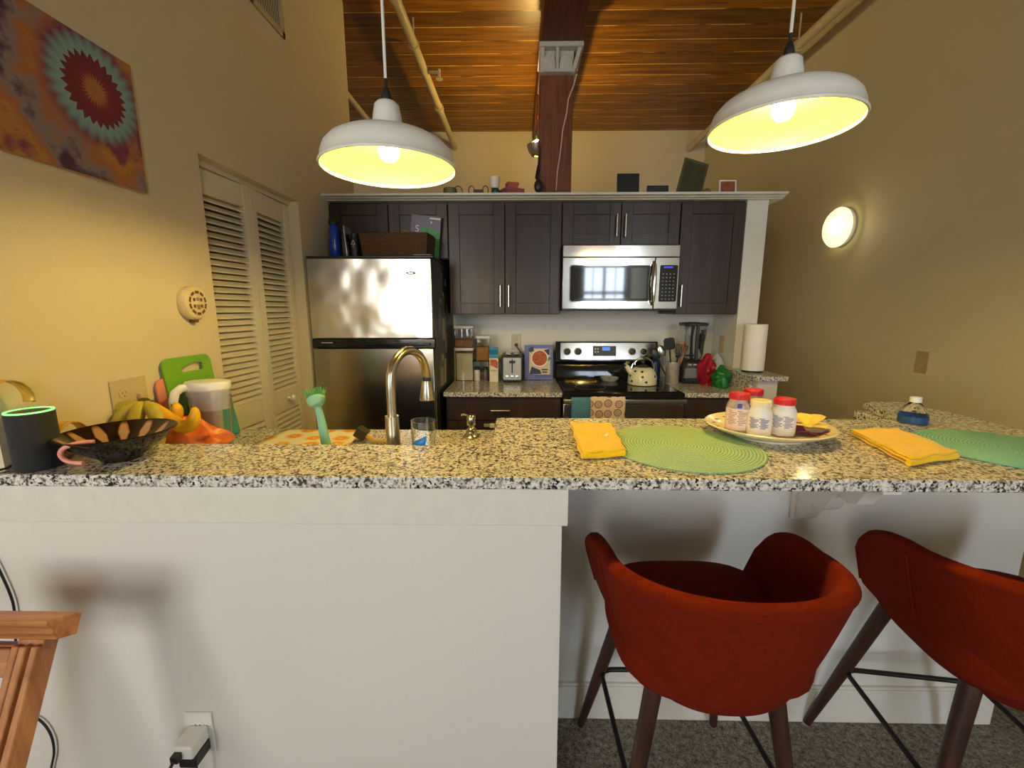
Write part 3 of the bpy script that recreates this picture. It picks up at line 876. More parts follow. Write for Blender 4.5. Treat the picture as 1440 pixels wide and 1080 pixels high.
# scrolled corbel under the bar
c0 = at(1111, 725, Y=YKW)
t = thing('corbel', 'white scrolled wooden corbel supporting the bar overhang between the stools', 'bracket', (c0.x + .02, YKW, .9))
x0 = at(1112, 700, Y=YKW).x
zz = ZBAR - .031; pr = [(0, 0), (-.27, 0), (-.27, -.016), (-.25, -.018), (-.225, -.026), (-.205, -.046), (-.175, -.052), (-.15, -.046), (-.13, -.056), (-.11, -.078), (-.085, -.088), (-.06, -.084), (-.05, -.098), (-.028, -.118), (0, -.122)]
pr = [(a * 1.12, b * 1.95) for a, b in pr]
mb = MB(); mb.prism(pr, .045, (x0 + .012, YKW - .012, zz), (0, 1, 0), (0, 0, 1)); mesh_obj('scroll', mb, TRIM, t, bevel=.002)
mb = MB(); mb.box(x0, x0 + .07, YKW - .012, YKW - .0005, zz - .25, zz); mesh_obj('back_plate', mb, TRIM, t, bevel=.002)
mb = MB(); 
# ================================================================ FRIDGE
FX0 = XL + .012; FX1 = at(611, 420, Y=2.56).x; FYD = 2.55
zt_ = at(525, 361, Y=2.6).z; zsp0 = at(525, 489, Y=FYD).z; zsp1 = at(525, 477, Y=FYD).z
fr = thing('fridge', 'stainless steel top-freezer fridge with black sides left of the kitchen counter', 'fridge', ((FX0 + FX1) / 2, 2.9, 0))
BLK = plain('fridge_black', (.025, .024, .022, 1), .35, var=.2)
mb = MB(); mb.box(FX0, FX1, FYD + .07, YK - .02, .03, zt_ - .012); mb.box(FX0 + .01, FX1 - .01, FYD + .1, YK - .03, .003, .03)
mesh_obj('body', mb, BLK, fr, bevel=.006)
mb = MB(); mb.box(FX0, FX1, FYD + .01, YK - .02, zt_ - .011, zt_); mb.box(FX1 - .12, FX1 - .01, FYD + .012, FYD + .08, zt_ + .0005, zt_ + .012)
mesh_obj('top_cap', mb, BLK, fr, bevel=.003)
mb = MB(); mb.box(FX0 + .004, FX1 - .012, FYD, FYD + .068, zsp1 + .004, zt_ - .014); mb.m = 1
mb.box(FX1 - .0118, FX1 - .002, FYD + .004, FYD + .068, zsp1 + .004, zt_ - .014)
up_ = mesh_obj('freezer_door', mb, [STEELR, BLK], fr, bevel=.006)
mb = MB(); q = at(578, 384, Y=FYD); mb.lathe([(.03, 0), (.03, .002), (.026, .003)], (q.x, FYD, q.z), 24, axis=(0, -1, 0), sy=.3); mesh_obj('badge', mb, CHROME, up_)
mb = MB(); mb.box(FX0 + .004, FX1 - .012, FYD, FYD + .068, .08, zsp0 - .004); mb.m = 1
mb.box(FX1 - .0118, FX1 - .002, FYD + .004, FYD + .068, .08, zsp0 - .004)
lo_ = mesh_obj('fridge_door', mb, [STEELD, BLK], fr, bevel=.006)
mb = MB(); mb.box(FX0 + .004, FX1 - .004, FYD + .004, FYD + .06, zsp0 - .002, zsp1 + .002); mb.box(FX0 + .012, FX1 - .03, FYD - .012, FYD + .006, (zsp0 + zsp1) / 2 - .012, (zsp0 + zsp1) / 2 + .004)
hd = mesh_obj('handle_strip', mb, BLACKG, fr, bevel=.004)
mb = MB(); q = at(460, 482, Y=FYD - .0125); mb.box(q.x - .035, q.x + .035, FYD - .0135, FYD - .0122, q.z - .0025, q.z + .0025); mesh_obj('lettering', mb, plain('silver_print', (.5, .5, .5, 1), .4), hd)
# magnets and papers on the fridge side
PAPER = [plain('paper_%d' % i, c, .7, var=.1, nscale=60) for i, c in enumerate([rgb(120, 116, 108), rgb(80, 76, 74), rgb(150, 140, 124), rgb(96, 92, 100), rgb(60, 66, 60)])]
X_ = FX1 + .0006
items = [(2.72, 1.62, .035, .10, 1), (2.80, 1.60, .05, .12, 3), (2.74, 1.48, .03, .05, 0), (2.86, 1.46, .06, .12, 1), (2.72, 1.36, .045, .13, 0), (2.84, 1.30, .08, .14, 2), (2.76, 1.22, .03, .05, 4), (2.92, 1.20, .06, .13, 0), (2.70, 1.10, .03, .04, 3), (2.74, 1.00, .07, .12, 2), (2.86, 1.02, .06, .16, 2), (3.0, 1.40, .06, .1, 1), (2.83, 1.52, .03, .06, 0), (2.95, 1.60, .05, .05, 4), (2.78, 1.12, .06, .04, 2)]
labs = ['paper card', 'photo strip', 'round magnet', 'dark photo card', 'narrow note', 'pale note', 'green magnet', 'tall flyer', 'tiny magnet', 'hanging tag', 'curled receipt', 'dim card', 'small button', 'flat magnet', 'short slip']
for i, (y, z, w, h, m) in enumerate(items):
    mb = MB(); a = random.uniform(-.2, .2)
    mb.xf = Matrix.Translation((X_, y, z)) @ Matrix.Rotation(a, 4, 'X')
    if 'magnet' in labs[i] or 'button' in labs[i]: mb.lathe([(w / 2, 0), (w / 2, .004), (w / 2.6, .006)], (0, 0, 0), 16, axis=(1, 0, 0))
    else: mb.box(0, .0012, -w / 2, w / 2, -h / 2, h / 2)
    o = mesh_obj('fridge_magnet' if 'magnet' in labs[i] or 'button' in labs[i] else 'paper_note', mb, PAPER[m])
    tag(o, 'small cards and magnets stuck on the black fridge side', 'magnet' if 'magnet' in labs[i] or 'button' in labs[i] else 'paper', 'cards and magnets on the fridge side')

# things on top of the fridge
Z0 = zt_
def bottle(name, lab, c, prof, mat, cap=None, capmat=None, group=None, cat='bottle', n=28):
    t = thing(name, lab, cat, c, group)
    mb = MB(); mb.lathe(prof, c, n); mesh_obj('body', mb, mat, t)
    if cap:
        mb = MB(); mb.lathe(cap, c, n); mesh_obj('cap', mb, capmat, t)
    return t
q = at(472, 362, Y=2.72)
bottle('water_bottle', 'tall translucent blue bottle standing on the fridge by the left wall', (q.x, 2.72, Z0), [(.028, 0), (.031, .005), (.031, .16), (.024, .19), (.02, .2)], plain('blue_bottle', rgb(20, 70, 180), .12, var=.1), [(.026, .2), (.028, .205), (.028, .225), (.02, .235), (.012, .24)], plain('dark_green_cap', rgb(30, 40, 26), .5))
q = at(483, 362, Y=2.74)
bottle('tumbler', 'dark purple tumbler on the fridge beside the blue bottle', (q.x + .008, 2.75, Z0), [(.024, 0), (.026, .004), (.028, .15), (.026, .16)], plain('dark_purple', rgb(40, 32, 44), .35), [(.028, .16), (.028, .172), (.01, .178)], BLACKP)
q = at(492.5, 362, Y=2.72)
mb = MB(); mb.xf = Matrix.Translation((q.x, 2.72, Z0)) @ Matrix.Rotation(-.06, 4, 'Y'); mb.box(-.004, .004, -.05, .05, .001, .19)
tag(mesh_obj('folded_tray', mb, plain('silver_tray', (.7, .7, .7, 1), .2, 1), bevel=.002), 'thin silver tray standing on edge between the bottles on the fridge', 'tray')
q = at(499, 362, Y=2.74)
t = bottle('shaker_bottle', 'black bottle with a white logo on the fridge beside the basket', (q.x + .005, 2.74, Z0), [(.026, 0), (.028, .004), (.028, .12), (.024, .13)], BLACKP, [(.026, .13), (.026, .15), (.012, .155)], BLACKP)
mb = MB()
for a0, a1 in (((-.012, .085), (0, .11)), ((0, .11), (.012, .085)), ((.012, .085), (-.012, .085)), ((-.008, .07), (.006, .078))):
    mb.tube([(q.x + .005 + a0[0], 2.7115, Z0 + a0[1]), (q.x + .005 + a1[0], 2.7115, Z0 + a1[1])], .0014, 5)
mesh_obj('logo', mb, WHITEP, t)
# basket
def m_wicker():
    m, nt, b = new_mat('wicker'); v = coords(nt)
    w = N(nt, 'ShaderNodeTexWave', wave_type='BANDS', bands_direction='Z'); w.inputs['Scale'].default_value = 45; w.inputs['Distortion'].default_value = 3; w.inputs['Detail Scale'].default_value = 8
    nt.links.new(v, w.inputs['Vector'])
    n = noise_tex(nt, v, 120, 2); mul = N(nt, 'ShaderNodeMath', operation='MULTIPLY'); nt.links.new(w.outputs['Fac'], mul.inputs[0]); nt.links.new(n, mul.inputs[1])
    nt.links.new(ramp(nt, mul.outputs[0], [(.1, rgb(48, 32, 18)), (.5, rgb(128, 90, 50))]), b.inputs['Base Color'])
    b.inputs['Roughness'].default_value = .8; bump(nt, b, mul.outputs[0], .8, .004)
    return m
WICK = m_wicker()
bx0 = at(503, 361, Y=2.66).x; bx1 = at(604, 361, Y=2.66).x; bz = at(550, 328, Y=2.66).z
t = thing('wicker_basket', 'dark brown woven wicker basket on top of the fridge', 'basket', ((bx0 + bx1) / 2, 2.8, Z0))
cx, cy = (bx0 + bx1) / 2, 2.81; w, d = (bx1 - bx0) / 2, .15; h = bz - Z0
mb = MB()
def rect(k, z, n=48, inset=0):
    out = []
    for i in range(n):
        a = 2 * PI * i / n + PI / 4; c_, s_ = math.cos(a), math.sin(a); m_ = max(abs(c_), abs(s_)) ** .85
        out.append((cx + (w * k - inset) * c_ / m_ / 1.0, cy + (d * k - inset) * s_ / m_, z))
    return out
rings = [rect(.93, Z0 + .001), rect(1.0, Z0 + h), rect(1.0, Z0 + h, inset=.01), rect(.93, Z0 + .01, inset=.01)]
vs = [p for r_ in rings for p in r_]; n = 48; fs = []
for i in range(3):
    for k in range(n): fs.append((i * n + k, i * n + (k + 1) % n, (i + 1) * n + (k + 1) % n, (i + 1) * n + k))
fs.append(tuple(reversed(range(n)))); fs.append(tuple(range(3 * n, 4 * n)))
mb.add(vs, fs); mesh_obj('body', mb, WICK, t)
mb = MB(); mb.tube([Vector(p) for p in rect(1.0, Z0 + h, inset=.005)], .007, 6, closed=True); mesh_obj('rim', mb, WICK, t)
q = at(527, 328, Y=2.8)
mb = MB(); mb.sphere((q.x, 2.8, Z0 + h - .005), .055, sc=(1.1, .8, .75))
tag(mesh_obj('jar_lid', mb, plain('green_dark', rgb(44, 66, 44), .15)), 'dark green rounded container peeking over the left of the basket', 'container')
q = at(566, 326, Y=2.76)
mb = MB(); mb.xf = Matrix.Translation((q.x, 2.76, Z0 + h - .03)) @ Matrix.Rotation(.5, 4, 'Y'); mb.box(-.03, .04, -.02, .02, 0, .075)
tag(mesh_obj('snack_packet', mb, plain('brown_packet', rgb(110, 76, 34), .5), bevel=.004), 'brown packet sticking up from the middle of the basket', 'packet')
# magazine
p0 = at(573, 300, Y=2.90); p1 = at(615, 308, Y=2.90); 
t = thing('magazine', 'grey and green magazine standing upright in the right end of the basket', 'magazine', (p0.x + .1, 2.9, Z0 + .05))
zt2 = at(590, 301, Y=2.90).z; xw = p1.x - p0.x
M = Matrix.Translation((p0.x, 2.90, Z0 + .03)) @ Matrix.Rotation(.10, 4, 'Y')
mb = MB(); mb.xf = M; Hm = zt2 - Z0 - .03; mb.box(0, xw, -.004, .004, 0, Hm); mesh_obj('pages', mb, plain('magazine_cover', rgb(112, 106, 128), .35), t)
mb = MB(); mb.xf = M; mb.prism([(xw * .25, .0), (xw, .0), (xw, Hm * .62), (xw * .8, Hm * .70), (xw * .5, Hm * .74), (xw * .36, Hm * .72)], -.0006, (0, -.0042, 0)); 
mb.prism([(0,0),(.001,0),(.001,.001)], -.0006, (0, -.0042, 0))
mesh_obj('cover_art', mb, plain('cover_green', rgb(70, 150, 70), .4, var=.3), t)
mb = MB(); mb.xf = M; mb.box(xw * .62, xw * .98, -.0054, -.0044, Hm * .93, Hm * .965); mb.box(xw * .66, xw * .7, -.0054, -.0044, Hm * .83, Hm * .88); mesh_obj('cover_lines', mb, WHITEP, t)
text('cover_letter', 'S', .06, WHITEP, M @ Matrix.Translation((xw * .22, -.0056, Hm * .68)) @ Matrix.Rotation(R(90), 4, 'X'), t)

# ================================================================ MICROWAVE
YM = 2.86
mx0 = at(791, 380, Y=YM).x; mx1 = at(955, 380, Y=YM).x
mz1 = at(870, 344.5, Y=YM).z; mzg = at(870, 362, Y=YM).z; mz0 = at(870, 434.5, Y=YM).z
mx1 = min(mx1, XC_ - .002); mx0 = max(mx0, XB_ + .002)
t = thing('microwave', 'stainless over-the-range microwave mounted above the stove', 'microwave', ((mx0 + mx1) / 2, 3.05, mz0))
mb = MB(); mb.box(mx0, mx1, YM + .03, YK - .003, mz0 - .012, mz1); mesh_obj('body', mb, BLACKP, t, bevel=.003)
STL = m_steel('microwave_steel', (.6, .57, .54, 1), .16, 'x', wav=1.6)
mb = MB(); mb.box(mx0, mx1, YM, YM + .03, mzg + .004, mz1); mesh_obj('vent_panel', mb, STL, t, bevel=.003)
sx = at(920, 400, Y=YM).x     # door / panel split
mb = MB(); mb.box(mx0, sx - .0015, YM, YM + .03, mz0, mzg); dr = mesh_obj('door', mb, STL, t, bevel=.003)
a = at(801, 372, Y=YM); b = at(914, 425, Y=YM)
def rrect(x0, x1, z0, z1, r, n=5):
    P = []
    for cx_, cz_, a0 in ((x1 - r, z0 + r, -90), (x1 - r, z1 - r, 0), (x0 + r, z1 - r, 90), (x0 + r, z0 + r, 180)):
        for i in range(n + 1):
            w = R(a0 + 90 * i / n); P.append((cx_ + r * math.cos(w), cz_ + r * math.sin(w)))
    return P
mb = MB(); mb.prism(rrect(a.x, b.x, b.z, a.z, .018), .004, (0, YM - .0001, 0)); mesh_obj('window_trim', mb, CHROME, dr)
mb = MB(); mb.prism(rrect(a.x + .006, b.x - .006, b.z + .006, a.z - .006, .015), .005, (0, YM - .0002, 0)); wn_ = mesh_obj('window_border', mb, BLACKG, dr)
mb = MB(); mb.prism(rrect(a.x + .035, b.x - .03, b.z + .025, a.z - .022, .004), .0055, (0, YM - .0003, 0)); mesh_obj('window_glass', mb, plain('mirror_glass', (.09, .09, .095, 1), .05, .9, .02), wn_)
hx = at(920.5, 400, Y=YM).x - .012
mb = MB(); mb.tube([(hx, YM, mz0 + .03), (hx - .002, YM - .03, mz0 + .05), (hx - .003, YM - .042, (mz0 + mzg) / 2), (hx - .002, YM - .03, mzg - .05), (hx, YM, mzg - .03)], [.010, .013, .014, .013, .010], 12); mesh_obj('handle', mb, CHROME, dr)
mb = MB(); mb.box(sx + .0015, mx1, YM, YM + .03, mz0, mzg); pn = mesh_obj('control_panel', mb, STL, t, bevel=.003)
a = at(928, 372, Y=YM); b = at(951, 425, Y=YM)
mb = MB(); mb.prism(rrect(a.x, b.x, b.z, a.z, .01), .003, (0, YM - .0001, 0)); mesh_obj('panel_trim', mb, CHROME, pn)
mb = MB(); mb.prism(rrect(a.x + .002, b.x - .004, b.z + .003, a.z - .003, .009), .004, (0, YM - .0002, 0)); mesh_obj('keypad', mb, BLACKG, pn)
mb = MB()
W_ = b.x - a.x; H_ = a.z - b.z
for r_ in range(8):
    for c_ in range(4):
        x = a.x + W_ * (.16 + .19 * c_); z = a.z - H_ * (.25 + .095 * r_)
        mb.box(x, x + .009, YM - .0048, YM - .0042, z - .003, z + .003)
mesh_obj('buttons', mb, plain('button_print', (.25, .25, .26, 1), .5), pn, smooth=0)
mb = MB()
for i in range(5): x = a.x + W_ * .22 + i * .012; mb.box(x, x + .008, YM - .005, YM - .0042, a.z - .022, a.z - .012)
mesh_obj('display', mb, emit('blue_display', rgb(70, 80, 220), 1.0, (0, 0, 0, 1)), pn, smooth=0)

# ================================================================ RANGE
RX0, RX1 = XRG0 + .002, XRG1 - .002
rg = thing('range', 'stainless electric range with a black glass cooktop', 'stove', ((RX0 + RX1) / 2, 2.9, 0))
mb = MB(); mb.box(RX0 + .003, RX1 - .003, YF + .02, YK - .03, .04, .89); mb.box(RX0 + .02, RX1 - .02, YF + .06, YK - .05, .003, .04); mesh_obj('body', mb, BLK, rg, bevel=.003)
zc_ = .921
mb = MB(); mb.box(RX0, RX1, YF - .005, 3.195, .885, zc_ - .006); mb.box(RX0 + .012, RX1 - .012, YF + .012, 3.19, zc_ - .006, zc_); mesh_obj('cooktop', mb, BLACKG, rg, bevel=.004)
mb = MB()
for bx, by, br in ((.2, .17, .1), (.56, .17, .085), (.2, .41, .08), (.56, .41, .1)):
    mb.ring([(br, 0), (br, .0004), (br - .003, .0004), (br - .003, 0)], (RX0 + bx, YF + by, zc_ + .0001), 40)
mesh_obj('burner_mark', mb, plain('burner_grey', (.12, .12, .12, 1), .3), rg)
zb1 = at(840, 480.5, Y=3.2).z
mb = MB(); mb.prism([(3.27, .885), (3.19, .885), (3.188, .93), (3.215, 1.02), (3.185, 1.045), (3.21, zb1), (3.27, zb1)], RX1 - RX0, (RX0, 0, 0), (0, 1, 0), (0, 0, 1))
bg = mesh_obj('backguard', mb, BLACKG, rg, bevel=.005)
za = at(840, 503, Y=3.19).z
mb = MB(); lean = (3.21 - 3.185) / (zb1 - 1.045)
def bgp(x, z, o=0): return Vector((x, 3.185 + (z - 1.045) * lean - o, z))
Mb = Matrix.Translation((0, 3.185, 1.045)) @ Matrix.Rotation(-math.atan(lean), 4, 'X')
mb.xf = Mb; mb.prism(rrect(RX0 + .035, RX1 - .02, za - 1.045 - .012, zb1 - 1.045 - .008, .008), .002, (0, -.0002, 0)); 
cpn = mesh_obj('control_panel', mb, STL, bg)
def bgx(px): return at(px, 490, Y=3.195).x
mb = MB(); mb.xf = Mb; zz0 = (za - 1.045 + zb1 - 1.045) / 2 - .01
mb.prism(rrect(bgx(834), bgx(866.5), zz0 - .037, zz0 + .038, .004), .003, (0, -.0012, 0)); mesh_obj('display_panel', mb, BLACKP, bg)
mb = MB(); mb.xf = Mb
mb.box(bgx(847), bgx(858), -.0048, -.0042, zz0 + .004, zz0 + .03); mesh_obj('display', mb, emit('blue_display2', rgb(90, 130, 220), .8, (0, 0, 0, 1)), bg)
mb = MB(); mb.xf = Mb
for x in (837.5, 841):
    for z in (.016, -.006): mb.box(bgx(x) - .005, bgx(x) + .005, -.0048, -.0042, zz0 + z - .005, zz0 + z + .006)
mesh_obj('buttons', mb, plain('light_print', (.6, .6, .6, 1), .5), bg)
for x in (797.5, 813, 889, 905):
    mb = MB(); mb.xf = Mb; q = (bgx(x), -.002, zz0 - .003)
    mb.lathe([(.03, 0), (.03, .0015), (.026, .002)], q, 24, axis=(0, -1, 0)); ri = mesh_obj('knob_ring', mb, WHITEP, bg)
    mb = MB(); mb.xf = Mb; mb.lathe([(.024, .002), (.022, .02), (.018, .022)], q, 20, axis=(0, -1, 0)); mb.box(q[0] - .004, q[0] + .004, q[1] - .03, q[1] - .022, q[2] - .02, q[2] + .02); mesh_obj('knob', mb, BLACKP, bg)
mb = MB(); q = at(850, 508, Y=3.2); mb.lathe([(.018, 0), (.018, .003), (.015, .004)], (q.x, 3.205, q.z - .0), 20, axis=(0, -1, 0), sy=.3); mesh_obj('badge', mb, CHROME, bg)
# oven door
zd1 = .845
mb = MB(); mb.box(RX0 + .004, RX1 - .004, YF - .012, YF + .02, .23, zd1); od = mesh_obj('oven_door', mb, STL, rg, bevel=.004)
mb = MB(); mb.prism(rrect(RX0 + .12, RX1 - .12, .40, .73, .03), .003, (0, YF - .0118, 0)); mesh_obj('oven_window', mb, BLACKG, od)
mb = MB(); hz = at(900, 565, Y=YF - .05).z
mb.box(RX0 + .0, RX1 - .0, YF - .058, YF - .04, hz - .014, hz + .014); mb.box(RX0 + .01, RX0 + .03, YF - .041, YF - .012, hz - .01, hz + .01); mb.box(RX1 - .03, RX1 - .01, YF - .041, YF - .012, hz - .01, hz + .01)
mesh_obj('handle', mb, STEEL, od, bevel=.005)
mb = MB(); mb.box(RX0 + .004, RX1 - .004, YF - .01, YF + .02, .05, .22); mesh_obj('drawer', mb, STL, rg, bevel=.004)
mb = MB(); mb.box(RX0 + .002, RX1 - .002, YF - .004, YF + .018, zd1 + .003, .884); mesh_obj('front_trim', mb, BLACKG, rg, bevel=.002)

# towels on the oven handle
def hang(name, x0, x1, y, ztop, zbot, mat, lab, yb=None, amp=.004):
    mb = MB()
    def fn(u, v):
        x = x0 + (x1 - x0) * u
        # path: back hem up over the bar down to the front hem
        L1 = .15; L2 = ztop - zbot; tt = v * (L1 + .03 + L2)
        w = amp * math.sin(u * 9 + .7) * min(1, v * 1.5)
        if tt < L1: return (x, y + .014, ztop - L1 + tt)
        if tt < L1 + .03:
            a = (tt - L1) / .03 * PI; return (x, y + .014 * math.cos(a), ztop + .014 * math.sin(a))
        return (x + .3 * w, y - .014 - abs(w), ztop - (tt - L1 - .03))
    mb.grid(fn, 20, 34)
    return tag(mesh_obj(name, mb, mat, solid=.004, smooth=80), lab, 'towel')
def m_pattern():
    m, nt, b = new_mat('citrus_towel'); v = coords(nt, (1, 1, 1))
    vo = N(nt, 'ShaderNodeTexVoronoi', voronoi_dimensions='2D'); vo.inputs['Scale'].default_value = 17; vo.inputs['Randomness'].default_value = .25
    cm = N(nt, 'ShaderNodeSeparateXYZ'); nt.links.new(v, cm.inputs[0]); cb = N(nt, 'ShaderNodeCombineXYZ'); nt.links.new(cm.outputs['X'], cb.inputs['X']); nt.links.new(cm.outputs['Z'], cb.inputs['Y'])
    nt.links.new(cb.outputs[0], vo.inputs['Vector'])
    nt.links.new(ramp(nt, vo.outputs['Distance'], [(0, rgb(190, 170, 150)), (.33, rgb(205, 180, 160)), (.35, rgb(130, 40, 50)), (.40, rgb(130, 40, 50)), (.42, rgb(236, 214, 196))]), b.inputs['Base Color'])
    b.inputs['Roughness'].default_value = .9
    return m
tx = lambda px: at(px, 562, Y=YF - .06).x
hang('dish_towel', tx(804), tx(838), YF - .049, hz + .012, .52, m_fabric('blue_towel', rgb(70, 126, 166), .95, 300), 'plain blue dish towel hanging on the oven handle')
hang('dish_towel', tx(830), tx(879), YF - .052, hz + .018, .50, m_pattern(), 'cream dish towel with ringed circles hanging on the oven handle')
bpy.data.objects['dish_towel.001'].location.y -= .007

# kettle
c = Vector((at(903, 535, Y=2.92).x, 2.92, zc_ + .0004))
t = thing('kettle', 'cream tea kettle with black polka dots on the right of the cooktop', 'kettle', c)
kp = [(.088, 0), (.095, .004), (.097, .02), (.095, .05), (.085, .085), (.066, .108), (.05, .116), (.04, .118)]
KE = plain('kettle_enamel', rgb(232, 224, 190), .2, var=.03)
mb = MB(); mb.lathe(kp, c, 40)
mb.tube([c + Vector((-.07, 0, .075)), c + Vector((-.098, 0, .105)), c + Vector((-.118, 0, .135))], [.024, .018, .012], 12)
mesh_obj('body', mb, KE, t)
mb = MB(); mb.lathe([(.042, .118), (.04, .124), (.015, .134), (.004, .135), (.006, .14), (.013, .15), (.010, .16), (.001, .162)], c, 24); mesh_obj('lid', mb, BLACKP, t)
mb = MB()
def ksurf(th, z):
    for (r0, z0), (r1, z1) in zip(kp, kp[1:]):
        if z0 <= z <= z1: r_ = r0 + (r1 - r0) * (z - z0) / (z1 - z0); nz = (r0 - r1) / (z1 - z0); break
    return c + Vector((r_ * math.cos(th), r_ * math.sin(th), z)), Vector((math.cos(th), math.sin(th), nz)).normalized()
for k in range(12):
    for j, z in enumerate((.028, .062, .095)):
        th = 2 * PI * (k + .5 * (j % 2)) / (12 if j < 2 else 10) / (1 if j < 2 else 1)
        if j == 2 and k > 7: continue
        if k % 2 == (j % 2) and j < 2: continue
        p, nn = ksurf(th, z); mb.lathe([(.0085, -.002), (.0085, .0012), (.006, .0016)], p, 12, axis=nn)
mesh_obj('dots', mb, BLACKP, t)
mb = MB(); mb.tube([c + Vector((.078 * math.cos(a), 0, .095 + .088 * math.sin(a))) for a in [R(q_) for q_ in range(0, 186, 12)]], .0045, 8)
mb.tube([c + Vector((-.05, 0, .11)), c + Vector((-.055, 0, .15)), c + Vector((-.02, 0, .183))], .003, 8)
mesh_obj('handle', mb, CHROME, t)
mb = MB(); mb.tube([c + Vector((-.112, 0, .128)), c + Vector((-.124, 0, .144))], [.014, .013], 12); mb.box(c.x - .115, c.x - .09, c.y - .004, c.y + .004, c.z + .14, c.z + .155); mesh_obj('spout_cap', mb, CHROME, t)
# spoon rest
q = at(857, 531, Y=3.06); c = Vector((q.x, 3.06, zc_ + .0004))
mb = MB(); mb.ring([(.0, 0.001), (.05, .0), (.062, .012), (.066, .025), (.063, .025), (.058, .013), (.048, .004), (.0, .005)], c, 32)
for k in range(6):
    a = PI * k / 6; mb.tube([c + Vector((.05 * math.cos(a), .05 * math.sin(a), .022)), c + Vector((-.05 * math.cos(a), -.05 * math.sin(a), .022))], .002, 5)
tag(mesh_obj('spoon_rest', mb, plain('pale_glass', (.4, .42, .4, 1), .1)), 'small pale ribbed dish at the back of the cooktop', 'dish')
# utensil crock
c = Vector((at(940, 530, Y=3.02).x, 3.02, ZCN)); c.x = max(c.x, XRG1 + .05)
t = thing('utensil_crock', 'stainless steel utensil crock beside the range', 'utensil holder', c)
mb = MB(); mb.ring([(.0, .0), (.045, .0), (.047, .003), (.047, .15), (.044, .15), (.044, .006), (.0, .006)], c, 32); mesh_obj('body', mb, plain('crock_steel', (.62, .58, .5, 1), .25, .65, .06), t)
def utensil(kind, dx, dy, tipx, tipy, L, lab, mat=None, rot=0):
    mat = mat or BLACKP
    b0 = c + Vector((dx, dy, .01)); tip = c + Vector((tipx, tipy, L)); d = (tip - b0).normalized()
    u = d.cross(Vector((0, 1, 0))).normalized() * -1; n = u.cross(d)
    Mx = Matrix(((u.x, n.x, d.x, tip.x), (u.y, n.y, d.y, tip.y), (u.z, n.z, d.z, tip.z), (0, 0, 0, 1)))
    t = thing('utensil', lab, 'utensil', c + Vector((dx, dy, .01)))
    mb = MB(); mb.cyl(b0, tip, .005, .006, 8); mesh_obj('handle', mb, mat, t)
    mb = MB(); mb.xf = Mx
    if kind == 'turner':
        P = rrect(-.038, .038, 0, .085, .02)
        mb.prism(P, .003, (0, 0, 0), (1, 0, 0), (0, 0, 1))
        hd = mesh_obj('head', mb, mat, t)
        mb = MB(); mb.xf = Mx
        for i in range(5):
            for j in range(4): mb.lathe([(.0045, 0), (.0045, .0006)], (-.026 + i * .013, -.0032, .02 + j * .014), 8, axis=(0, -1, 0))
        mesh_obj('holes', mb, plain('hole_light', (.45, .45, .44, 1), .6), hd, smooth=0)
    elif kind == 'fork':
        for i in range(6): x = -.03 + i * .012; mb.tube([(0, 0, 0), (x * .8, 0, .03), (x, -.006, .09)], .003, 6)
        mb.sphere((0, 0, .01), .02, 10, 8, (1, .3, 1)); mesh_obj('head', mb, mat, t)
    elif kind == 'spoon':
        mb.sphere((0, 0, .035), .03, 16, 10, (1, .35, 1.4)); mesh_obj('head', mb, mat, t)
    elif kind == 'wood':
        mb.sphere((0, 0, .02), .02, 12, 8, (1, .3, 1.6)); mesh_obj('head', mb, mat, t)
    return t
utensil('turner', .0, 0, -.035, -.02, .235, 'black slotted turner standing tallest in the utensil crock')
utensil('fork', .01, -.01, .015, -.045, .19, 'black pasta fork leaning forward in the utensil crock')
utensil('spoon', -.01, 0, -.07, .01, .19, 'steel ladle leaning left in the utensil crock', STEEL)
utensil('spoon', -.02, .01, -.10, .02, .17, 'black spoon leaning furthest left in the utensil crock')
utensil('wood', .02, .01, .06, .01, .24, 'wooden spoon at the right of the utensil crock', OAK)
utensil('wood', .02, .02, .085, .02, .22, 'second wooden spoon, rightmost in the utensil crock', OAK)
q = at(924, 532, Y=3.1)
bottle('water_jug', 'dark blue bottle standing behind the kettle beside the utensil crock', (XRG1 - .035, 3.13, zc_ + .0003), [(.03, 0), (.034, .004), (.034, .12), (.03, .14), (.016, .155)], plain('navy', rgb(30, 50, 96), .25), [(.018, .155), (.018, .17)], BLACKP)

# blender
c = Vector((at(970, 530, Y=3.06).x, 3.06, ZCN))
t = thing('blender', 'black and grey countertop blender with a clear pitcher', 'blender', c)
mb = MB()
def sq(w, d, z): return [(c.x + w * a, c.y + d * b, c.z + z) for a, b in ((-1, -.7), (-.7, -1), (.7, -1), (1, -.7), (1, .7), (.7, 1), (-.7, 1), (-1, .7))]
def loft(mb, secs):
    vs = [p for s in secs for p in s]; n = len(secs[0]); fs = []
    for i in range(len(secs) - 1):
        for k in range(n): fs.append((i * n + k, i * n + (k + 1) % n, (i + 1) * n + (k + 1) % n, (i + 1) * n + k))
    fs.append(tuple(reversed(range(n)))); fs.append(tuple((len(secs) - 1) * n + k for k in range(n)))
    mb.add(vs, fs)
loft(mb, [sq(.078, .085, 0), sq(.08, .09, .01), sq(.08, .09, .035), sq(.072, .08, .045), sq(.076, .08, .12), sq(.07, .07, .15), sq(.055, .055, .165)]); mesh_obj('motor_base', mb, BLACKP, t, bevel=.003)
mb = MB(); loft(mb, [[(c.x + a, c.y - .0835 + (0 if i < 1 else 0), c.z + z) for a, z in ((-.07, .04), (.07, .04), (.065, .11), (-.065, .11))], [(c.x + a, c.y - .06, c.z + z) for a, z in ((-.07, .04), (.07, .04), (.065, .11), (-.065, .11))]]); mesh_obj('front_panel', mb, plain('blender_grey', rgb(120, 122, 126), .35), t)
mb = MB()
